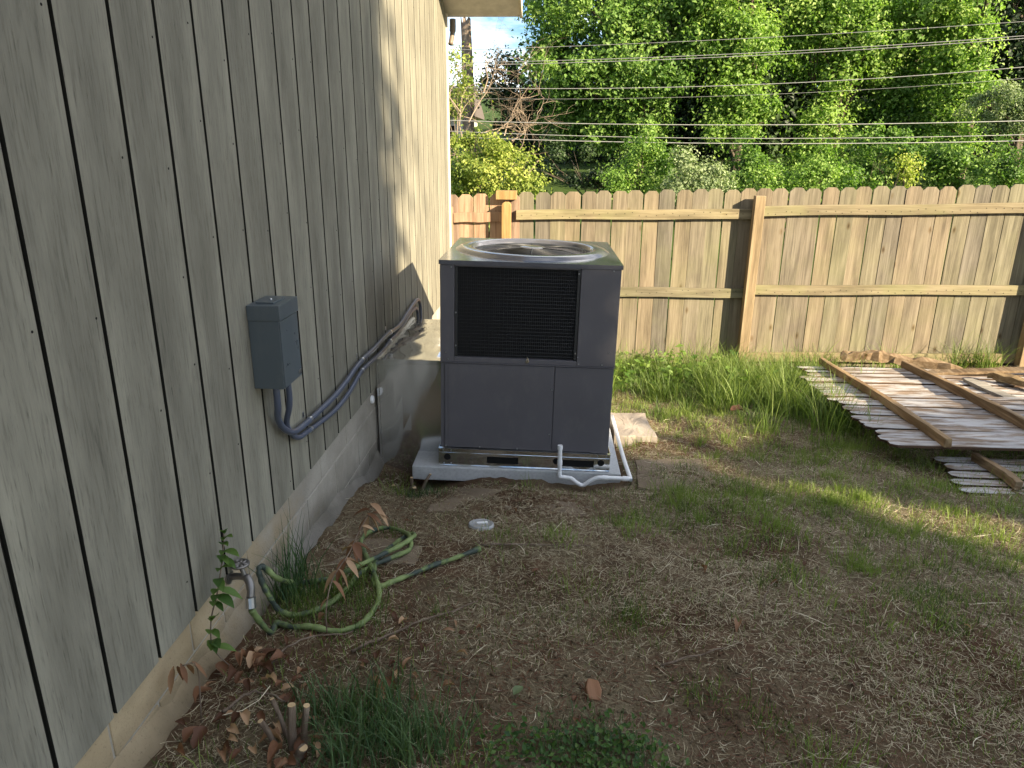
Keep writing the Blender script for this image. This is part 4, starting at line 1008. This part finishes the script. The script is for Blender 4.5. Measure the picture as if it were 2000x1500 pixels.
vine = empty('weed_vine', vb, 'leafy green weed climbing the siding beside the tap', 'plant')
vx = WX+.045
VP = [wpt(u, v, vx) for u, v in [(418, 1268), (412, 1215), (424, 1160), (432, 1110), (436, 1075), (437, 1035)]]
MB(vb).tube(catmull([vb]+VP, 5), .0022, 6).build('stem', M['stick'], vine, smooth=True)
for (u, v, du, dv, s) in [(437, 1040, -2, -22, .05), (438, 1050, 14, -6, .045), (436, 1060, -12, -8, .045), (438, 1075, 22, 4, .055), (434, 1085, -14, 10, .05), (436, 1090, 16, 10, .045), (430, 1110, 20, -8, .05), (428, 1130, -8, 22, .06), (424, 1150, 24, 6, .065), (424, 1162, 26, 14, .065), (420, 1175, -16, 8, .05), (416, 1210, 12, -24, .06), (414, 1230, -14, 4, .055), (415, 1250, 18, 12, .06), (416, 1255, -8, 16, .055), (418, 1262, 24, 2, .055)]:
    p = wpt(u, v, vx); q = wpt(u+du, v+dv, vx+.035+random.uniform(-.01, .03)); leaf_obj('leaf', p, q-p, s*1.15, M['plant'], random.uniform(.5, 1), vine, vb, .2, .46)
    q2 = wpt(u-du*.8, v+dv*.6+6, vx+.03); leaf_obj('leaf', p, q2-p, s*.9, M['plant'], random.uniform(.5, 1), vine, vb, .25, .44)
sb = gpt(640, 1255); sb[2] = float(ground_z(sb[0], sb[1]))
sap = empty('withered_sapling', sb, 'withered sapling with drooping brown leaves standing in front of the hose', 'plant')
ys = sb[1]
SPT = [sb]+[at(u, v, ys+.12*k) for k, (u, v) in enumerate([(637, 1190), (650, 1130), (682, 1080), (700, 1040), (722, 1000)])]
MB(sb).tube(catmull(SPT, 5), .0022, 6).build('stem', M['stick'], sap, smooth=True)
for k in range(21):
    i = random.randint(1, len(SPT)-1); t = random.random(); p = np.array(SPT[i-1])*(1-t)+np.array(SPT[i])*t
    if k < 5: p = np.array(SPT[-1])+rng.normal(size=3)*.012
    d = np.array([random.uniform(-1, 1), random.uniform(-.6, .4), random.uniform(-1.2, .1)])
    leaf_obj('leaf', p, d, random.uniform(.045, .085), M['deadleaf'], random.uniform(.3, .85), sap, sb, .35, .4)
# litter shoots with brown leaves against the foundation
for (u, v, lab) in [(360, 1330, 'hanging brown dried leaf cluster against the foundation'), (500, 1290, 'bent brown dried shoot over the leaf litter')]:
    p = wpt(u, v, WX+.05); r0 = empty('dried_shoot', (p[0]+.03, p[1], float(ground_z(p[0]+.03, p[1]))), lab, 'plant'); o3 = np.array(r0.location)
    MB(o3).tube(catmull([o3, p+np.array([.03, .02, .03]), p+np.array([.0, 0, .05])], 4), .002, 6).build('stem', M['stick'], r0, smooth=True)
    for k in range(6): leaf_obj('leaf', p+np.array([0, 0, .05])+rng.normal(size=3)*.012, (random.uniform(-.4, .6), random.uniform(-.6, .6), -1), random.uniform(.035, .07), M['deadleaf'], random.uniform(.2, .7), r0, o3, .1, .3)

# ================================================================== TREES BEYOND THE FENCE
def gz(p): return float(ground_z(p[0], p[1], False))
def tree(name, label, base_u, y, clumps, leaf, mat, cat='tree', group=None, trunk_r=.12, per=14, twig=.16, dens=1.0, bark='bark', topv=None, limbs=True, shrub=False):
    """clumps: (u, v, dy, rx, ry, rz, n)"""
    b = at(base_u, 300, y); b[2] = gz(b)-.1
    root = empty(name, b, label, cat, group)
    L = []
    for (u, v, dy, rx, ry, rz, n_) in clumps:
        c = at(u, v, y+dy); L.append((c[0], c[1], c[2], rx, ry, rz, int(n_*dens)))
    L = [(*c_[:6], int(c_[6]*1.2)) for c_ in L]
    P, N, S, T = cloud(L, leaf*.87, twig*1.12, int(per*2.1))
    P -= b
    link('crown', leaf_mesh('crown', P, N, S, T), M[mat], root)
    top_ = max(c[2] for c in L) if topv is None else at(base_u, topv, y)[2]
    tr = MB(b)
    cl = np.mean([[c[0], c[1]] for c in L], 0); nseg = 7
    pts = [np.array([b[0]+(cl[0]-b[0])*.35*(k/nseg)**2+random.uniform(-.05, .05), b[1]+random.uniform(-.05, .05), b[2]+(top_-b[2])*k/nseg]) for k in range(nseg+1)]
    if not shrub: tr.tube(catmull(pts, 3), [trunk_r*(1-.8*k/(3*nseg)) for k in range(3*nseg+1)], 9)
    if limbs:
        for c in L:
            c3 = np.array(c[:3]); s = b+np.array([random.uniform(-.1, .1), random.uniform(-.1, .1), 0]) if shrub else pts[max(1, min(nseg-1, int(nseg*max(.1, (c3[2]-b[2])/(top_-b[2]+1e-6)-.25))))]
            mid = (s+c3)/2+np.array([random.uniform(-.15, .15), random.uniform(-.1, .1), random.uniform(-.05, .15)])
            tr.tube(catmull([s, mid, c3], 4), [trunk_r*.32*(1-.75*k/8) for k in range(9)], 6)
            for _ in range(3):
                e = c3+rng.normal(size=3)*np.array(c[3:6])*.5; tr.tube([mid, (mid+e)/2+rng.normal(size=3)*.08, e], [trunk_r*.14, trunk_r*.1, trunk_r*.03], 5)
    tr.build('trunk', M[bark], root, smooth=True)
    return root
tree('maple_tree', 'large leafy tree left of centre beyond the fence, reaching out of the picture', 1245, 15.5, [
    (1130, -10, 0, .95, .9, .8, 4200), (1205, 60, -.2, .8, .8, .7, 3600), (1085, 60, .3, .45, .6, .45, 1700), (1065, 120, .2, .42, .5, .42, 1700), (1120, 140, -.3, .65, .7, .6, 3000), (1195, 165, -.4, .6, .7, .6, 2800),
    (1290, 20, -.5, .85, .8, .7, 3800), (1370, -20, -.4, .8, .8, .7, 3400), (1300, 110, -.7, .7, .7, .6, 3000), (1250, 215, -.6, .55, .6, .5, 2400), (1180, 245, .1, .7, .7, .45, 2200), (1100, 215, .4, .6, .6, .5, 2200), (1275, 290, -.7, .45, .5, .6, 2200), (1180, -110, 0, 1.2, 1, .8, 2200), (1330, -120, 0, 1.2, 1, .8, 2200)], .088, 'leaf_mid', trunk_r=.13, group='trees beyond the fence')
tree('vine_covered_tree', 'narrow vine-draped tree right of the large leafy tree', 1440, 14.6, [
    (1440, -20, 0, .75, .6, .7, 3200), (1420, 55, 0, .6, .6, .5, 2600), (1465, 95, -.1, .55, .5, .5, 2400), (1430, 150, -.1, .42, .4, .42, 1900), (1440, 205, -.1, .42, .4, .4, 1900), (1425, 255, -.1, .38, .4, .4, 1500), (1480, 215, 0, .3, .3, .3, 800), (1450, -120, 0, .9, .8, .7, 1500)], .08, 'leaf_light', trunk_r=.10, group='trees beyond the fence')
tree('vine_covered_tree', 'broad vine-draped tree in the middle of the wood', 1625, 15.2, [
    (1560, 15, 0, .8, .7, .7, 3400), (1650, 10, -.2, .9, .7, .7, 3800), (1700, 75, -.3, .7, .6, .6, 3000), (1580, 85, 0, .55, .5, .5, 2300), (1670, 135, -.2, .6, .5, .5, 2500), (1640, 190, 0, .4, .4, .4, 1500), (1610, 235, -.3, .38, .4, .45, 1500), (1600, 290, -.3, .55, .5, .45, 2200), (1580, 330, -.3, .6, .5, .4, 2000), (1640, -110, 0, 1.2, 1, .8, 2000)], .082, 'leaf_light', trunk_r=.11, group='trees beyond the fence')
tree('vine_covered_tree', 'leafy tree with spreading vine shelves right of the middle', 1765, 15.6, [
    (1740, 10, 0, .8, .7, .7, 3200), (1815, 15, -.2, .7, .7, .6, 2800), (1760, 90, -.2, .6, .6, .5, 2400), (1800, 140, -.3, .6, .6, .4, 2200), (1740, 165, -.1, .5, .5, .4, 1800), (1770, 215, -.2, .65, .5, .35, 2200), (1740, 265, -.2, .6, .5, .35, 1900), (1830, 250, -.2, .5, .5, .3, 1500), (1690, 230, .1, .4, .4, .4, 1300), (1780, -110, 0, 1.2, 1, .8, 2000)], .085, 'leaf_mid', trunk_r=.11, group='trees beyond the fence')
tree('vine_covered_tree', 'slim sunlit vine-draped trunk at the right', 1880, 14.4, [
    (1870, -10, 0, .5, .5, .5, 1900), (1885, 50, 0, .42, .4, .45, 1800), (1880, 105, 0, .42, .4, .4, 1700), (1890, 155, 0, .32, .3, .35, 1200), (1870, 195, 0, .3, .3, .3, 900), (1850, 245, -.1, .4, .4, .3, 1200), (1860, 285, 0, .45, .4, .4, 1300), (1880, -100, 0, .8, .7, .6, 1200)], .08, 'leaf_light', trunk_r=.09, group='trees beyond the fence')
tree('feathery_tree', 'grey-green feathery tree at the right edge above the fence', 1990, 13.2, [
    (1935, 185, 0, .35, .4, .13, 1500), (1975, 205, 0, .5, .4, .16, 2200), (1930, 215, .1, .3, .4, .12, 1200), (1990, 235, 0, .45, .4, .14, 1800), (1955, 245, .1, .35, .4, .12, 1200), (2030, 200, 0, .5, .5, .2, 1600)], .045, 'leaf_grey', trunk_r=.06, per=26, twig=.09)
tree('shade_dark_tree', 'tall dark tree behind the right end of the wood', 1975, 18.5, [  # leaf colour darkened to stand in for shade of the wood
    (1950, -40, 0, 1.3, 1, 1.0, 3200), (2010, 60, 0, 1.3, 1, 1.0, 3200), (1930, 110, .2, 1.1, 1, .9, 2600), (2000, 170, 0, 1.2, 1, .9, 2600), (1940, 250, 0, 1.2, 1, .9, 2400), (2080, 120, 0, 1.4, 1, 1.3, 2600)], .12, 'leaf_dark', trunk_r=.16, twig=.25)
tree('small_tree', 'small dark-leaved tree between the broken trunk and the large tree', 1000, 17.0, [
    (985, 125, 0, .32, .4, .3, 900), (1010, 165, 0, .55, .5, .4, 1700), (965, 170, 0, .4, .4, .32, 1000), (1030, 210, 0, .6, .6, .5, 1900), (1060, 255, 0, .7, .6, .5, 1900), (985, 225, .2, .5, .5, .4, 1100), (1040, 300, .3, .7, .6, .5, 1500)], .075, 'leaf_dark', trunk_r=.05, twig=.14)
tree('slender_tree', 'slender sparse pale-leaved tree by the house corner in front of the broken trunk', 893, 14.0, [
    (890, 105, 0, .12, .2, .2, 110), (897, 130, 0, .12, .2, .2, 120), (882, 165, 0, .22, .25, .22, 420), (880, 205, 0, .25, .3, .22, 520)], .075, 'leaf_yellow', trunk_r=.022, bark='deadtwig')
# the wood behind, one mass, its deep shade put into the leaf colour
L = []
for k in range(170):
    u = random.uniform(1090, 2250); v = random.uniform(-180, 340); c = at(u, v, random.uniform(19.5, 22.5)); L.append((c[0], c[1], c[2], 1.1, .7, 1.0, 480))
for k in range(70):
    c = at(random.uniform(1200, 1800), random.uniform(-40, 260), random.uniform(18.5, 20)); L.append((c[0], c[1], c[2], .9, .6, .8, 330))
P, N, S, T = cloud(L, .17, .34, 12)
tag(link('woodland', leaf_mesh('woodland', P, N, S, T), M['leaf_dark']), 'deep wood in shade-dark green behind the nearer trees', 'wood', kind='stuff')
# shrubs just over the fence
SH = [('yellow-green sunlit shrub over the fence beside the house corner', 945, 10.0, [(905, 330, 0, .42, .4, .42, 2000), (960, 325, -.1, .42, .4, .40, 2100), (1005, 345, 0, .32, .35, .3, 1200), (930, 290, 0, .3, .3, .25, 900), (985, 295, .1, .25, .3, .2, 600), (890, 375, 0, .4, .4, .35, 1300), (960, 380, 0, .45, .4, .3, 1400)], .05, 'leaf_yellow'),
      ('pale green shrub rising over the fence left of the bluish shrub', 1250, 11.6, [(1220, 350, 0, .4, .4, .25, 1300), (1270, 325, 0, .35, .35, .4, 1500), (1180, 365, 0, .3, .3, .15, 600), (1265, 280, 0, .22, .25, .25, 600)], .055, 'leaf_light'),
      ('bluish-green dome-shaped shrub over the middle of the fence', 1360, 11.2, [(1345, 325, 0, .26, .3, .24, 1400), (1380, 345, 0, .3, .3, .2, 1400), (1330, 355, 0, .25, .3, .15, 900), (1395, 330, 0, .15, .2, .12, 400)], .045, 'leaf_grey'),
      ('leafy green shrub over the fence between the bluish shrub and the middle post', 1450, 12.6, [(1440, 340, 0, .4, .4, .3, 1300), (1490, 345, 0, .4, .4, .28, 1200), (1460, 300, .1, .35, .4, .3, 900)], .06, 'leaf_mid'),
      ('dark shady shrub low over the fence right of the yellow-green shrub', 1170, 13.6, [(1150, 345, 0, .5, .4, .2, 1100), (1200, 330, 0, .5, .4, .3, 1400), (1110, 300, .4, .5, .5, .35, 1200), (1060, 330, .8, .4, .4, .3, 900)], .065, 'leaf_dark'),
      ('bright low shrub showing over the fence above its tall middle post', 1540, 11.8, [(1520, 350, 0, .35, .35, .18, 1000), (1575, 350, 0, .4, .35, .2, 1200), (1600, 315, .1, .35, .35, .3, 1200), (1630, 345, .1, .35, .35, .2, 900)], .055, 'leaf_light'),
      ('dark green shrub over the fence right of the middle post', 1700, 12.4, [(1680, 335, 0, .5, .4, .32, 1800), (1740, 320, 0, .5, .4, .4, 1900), (1720, 280, .2, .4, .4, .3, 1200)], .06, 'leaf_mid'),
      ('small upright bright sapling over the right half of the fence', 1765, 11.0, [(1765, 325, 0, .10, .12, .14, 260), (1765, 350, 0, .16, .16, .15, 420)], .05, 'leaf_yellow'),
      ('dense green shrub behind the right part of the fence', 1850, 12.2, [(1820, 330, 0, .5, .4, .32, 1700), (1880, 325, 0, .5, .4, .36, 1800), (1850, 290, .2, .4, .4, .3, 1100)], .06, 'leaf_mid'),
      ('bushy green shrub at the right end of the fence', 1975, 11.8, [(1940, 335, 0, .45, .4, .3, 1500), (1990, 320, 0, .45, .4, .35, 1600), (2040, 330, 0, .5, .4, .4, 1500)], .055, 'leaf_mid')]
for lab, u, y, cl, lf_, mt in SH: tree('shrub', lab, u, y, cl, lf_, mt, 'shrub', 'shrubs over the fence', trunk_r=.05, twig=.09, shrub=True)

# broken trunk and dead branches
b = at(918, 300, 17.0); b[2] = gz(b)-.2
sn = empty('broken_trunk', b, 'tall snapped-off dead trunk standing against the sky', 'tree')
n_ = 12; vs = []; fs = []; tz = at(917, 62, 17.0)[2]
for i in range(16):
    t = i/15; r = .155-.045*t
    for k in range(n_):
        a = 2*math.pi*k/n_; rr = r*(1+.12*math.sin(3*a+i*.7)+random.uniform(-.06, .06))
        z = (tz-b[2])*t+(random.uniform(-.1, .28)+(.22 if math.cos(a-2.6) > .5 else 0) if i == 15 else 0)
        vs.append((rr*math.cos(a)-.05*t, rr*math.sin(a), z))
    if i: fs += [((i-1)*n_+k, (i-1)*n_+(k+1) % n_, i*n_+(k+1) % n_, i*n_+k) for k in range(n_)]
fs.append(tuple(15*n_+k for k in range(n_)))
MB().add(vs, fs).build('trunk', M['snag'], sn)
dt = at(930, 330, 13.0); dt[2] = gz(dt)-.1
dead = empty('dead_tree', dt, 'bare dead branches tangled between the house corner and the trees', 'tree')
mbt = MB(dt)
def branch(p, d, L_, r, depth):
    pts = [np.array(p)]; d = np.array(d, float)
    for k in range(4):
        d = d+rng.normal(size=3)*.28+np.array([0, 0, .04]); d /= np.linalg.norm(d); pts.append(pts[-1]+d*L_/4)
    mbt.tube(pts, [r*(1-.18*k) for k in range(5)], 5, False)
    if depth:
        for k in range(random.randint(2, 4)):
            i = random.randint(1, 4); dd = d+rng.normal(size=3)*.75; dd /= np.linalg.norm(dd); branch(pts[i], dd, L_*random.uniform(.5, .8), r*.55, depth-1)
branch(dt, (.05, 0, 1), 1.6, .055, 0)
for (u, v, du, dv, L_) in [(905, 280, -12, -90, 1.3), (915, 240, 40, -50, 1.0), (940, 260, 60, -40, 1.1), (985, 265, 35, -70, .9), (960, 270, 30, -45, .9), (1000, 275, 50, -30, .8), (900, 220, -25, -60, 1.2), (915, 300, -60, -20, .7), (930, 300, 80, -40, 1.0), (1010, 300, 30, -50, .7), (945, 180, 6, -60, .9)]:
    p = at(u, v, 13.0); q = at(u+du, v+dv, 13.0); d = q-p; branch(p, d/np.linalg.norm(d), L_, .013, 3)
mbt.build('branches', M['deadtwig'], dead, smooth=True)

# neighbour house glimpsed past the corner
no = at(860, 235, 27.0); no[2] = gz(no)-.3
nb = empty('far_house', no, 'tan house wall and brown roof glimpsed past the house corner', 'house')
MB().box((-5, 0, 0), (.75, 5, at(880, 222, 27)[2]-no[2])).build('wall', M['trim'], nb)
hz_ = at(880, 222, 27)[2]-no[2]
MB().prism([(-.4, hz_), (-.4, hz_+.1), (2.5, hz_+1.1), (5.4, hz_+.1), (5.4, hz_)], 0, -5.4, 1.0).build('roof', M['roof'], nb)
MB().box((.0, -.03, hz_-1.4), (.5, -.004, hz_-.4)).build('window', M['dark'], nb)

# power lines
for (a, m_, c, yl, yr, r, lab) in [
    ((875, 98), (1400, 78), (2000, 42), 14.5, 12.0, 0.0043, 'topmost thin power line crossing in front of the trees'),
    ((875, 123), (1400, 107), (2000, 70), 14.5, 12.0, 0.0058, 'upper strand of the paired cables below the topmost line'),
    ((875, 128), (1400, 112), (2000, 75), 14.4, 12.0, 0.0058, 'lower strand of the paired cables below the topmost line'),
    ((875, 171), (1400, 168), (2000, 131), 14.0, 11.8, 0.0065, 'single power line below the paired cables'),
    ((875, 192), (1400, 188), (2000, 153), 14.0, 11.8, 0.0029, 'faint thin wire between the single line and the thick cable'),
    ((875, 235), (1400, 244), (2000, 236), 13.0, 12.0, 0.0072, 'thick cable low across the trees, highest of the bottom three'),
    ((875, 256), (1400, 270), (2000, 263), 12.8, 11.8, 0.0058, 'middle cable of the bottom three above the fence'),
    ((875, 267), (1400, 280), (2000, 275), 12.6, 11.6, 0.0072, 'lowest cable of the bottom three above the fence')]:
    A_, B_, C_ = at(*a, yl), at(*m_, (yl+yr)/2), at(*c, yr)
    # quadratic sag through the three points, carried on beyond the view
    ts = np.linspace(-.5, 1.5, 41); tm = .5
    pts = [A_*((t-tm)*(t-1))/((0-tm)*(0-1))+B_*(t*(t-1))/(tm*(tm-1))+C_*(t*(t-tm))/(1*(1-tm)) for t in ts]
    tag(MB(A_).tube(pts, r, 6).build('power_line', M['cable'], loc=tuple(A_), smooth=True), lab, 'power line', 'power lines')

# ================================================================== TREES BEHIND THE CAMERA THAT SHADE THE YARD
SU = np.array([math.cos(SUN_AZ)*-1, math.sin(SUN_AZ), 0])       # level, across the sun direction
SA = np.array([math.sin(SUN_AZ), math.cos(SUN_AZ), 0])
def shade_tree(name, label, A, crowns, leaf, per_n, trunk_u, mat='leaf_mid', twg=.27):
    """crowns: (u across, v up across the beam, depth offset, r_u, r_v, n)"""
    base = SU*trunk_u+SA*A; base[2] = gz(base)-.2
    root = empty(name, base, label, 'tree', 'shade trees beside the yard')
    L = []
    for (u, v, da, ru, rv, n_) in crowns:
        a = A+da; p = SU*u+SA*a; z = (v+math.sin(SUN_EL)*a)/math.cos(SUN_EL)
        L.append((p[0], p[1], z, ru, ru, rv, n_))
    P, N, S, T = cloud(L, leaf, twg, 7)
    link('crown', leaf_mesh('crown', P-base, N, S, T), M[mat], root)
    zt = max(c[2] for c in L); tr = MB(base)
    pts = [base+np.array([random.uniform(-.08, .08), random.uniform(-.08, .08), (zt-base[2])*k/6]) for k in range(7)]
    tr.tube(catmull(pts, 3), [.2*(1-.75*k/18) for k in range(19)], 10)
    for c in L:
        s = pts[2+int(3*random.random())]; tr.tube(catmull([s, (s+np.array(c[:3]))/2+np.array([0, 0, .2]), np.array(c[:3])], 4), [.07*(1-.7*k/8) for k in range(9)], 6)
    tr.build('trunk', M['bark'], root, smooth=True)
shade_tree('shade_tree', 'tall leafy tree outside the picture shading the house wall', 13.5,
    [(1.6, 3.4, 0, 1.1, .8, 2600), (1.7, 2.3, .3, 1.0, .8, 2600), (1.7, 1.2, 0, 1.1, .8, 3000), (.4, 3.6, .5, 1.3, .9, 3200), (.3, 2.4, 0, 1.3, .9, 3600), (.4, 1.2, .4, 1.3, .9, 3600), (1.4, .2, 0, 1.4, .8, 3600), (0, .1, .3, 1.4, .8, 3600), (2.45, 1.45, .2, .5, .45, 1600), (2.35, .75, 0, .6, .5, 1800), (.5, 4.8, 0, 1.6, .9, 2600), (1.5, -.9, 0, 1.4, .8, 3000), (0, -1, 0, 1.4, .8, 3000)], .21, 0, .9)
shade_tree('shade_tree', 'second tall leafy tree outside the picture shading the foreground', 14.5,
    [(-1.2, 3.4, 0, 1.4, .9, 3000), (-1.2, 2.2, .3, 1.4, .9, 3200), (-1.3, 1.0, 0, 1.4, .9, 3200), (-2.8, 3.2, 0, 1.5, .9, 2800), (-2.9, 2.0, .3, 1.5, .9, 3000), (-2.8, .8, 0, 1.5, .9, 3000), (-1.5, 0, 0, 1.5, .9, 3000), (-3.0, -.3, 0, 1.5, .9, 2600), (-4.4, 2.8, 0, 1.5, 1, 2600), (-4.5, 1.2, 0, 1.5, 1, 2600), (-2, 4.8, 0, 1.7, .9, 2000), (-.5, .5, 0, 1.2, .9, 3000), (-.4, 1.6, 0, 1.2, .9, 3000), (-2.2, 1.2, 0, 1.3, .9, 2600)], .26, 0, -1.8)
shade_tree('shade_tree', 'lower broad tree outside the picture shading the right of the yard', 9.5,
    [(3.0, .95, 0, .5, .42, 1500), (2.95, .35, 0, .45, .35, 1000), (4.1, .44, .2, .5, .18, 900), (4.75, .4, .2, .55, .2, 1500), (5.3, .1, 0, .5, .3, 1200), (3.5, -.02, 0, .25, .12, 220), (4.2, -.1, 0, .3, .1, 260), (3.2, -.8, 0, .9, .5, 1300), (4.4, -.7, 0, 1.0, .5, 900), (2.5, -.3, 0, .8, .6, 1800)], .13, 0, 3.9, twg=.12)
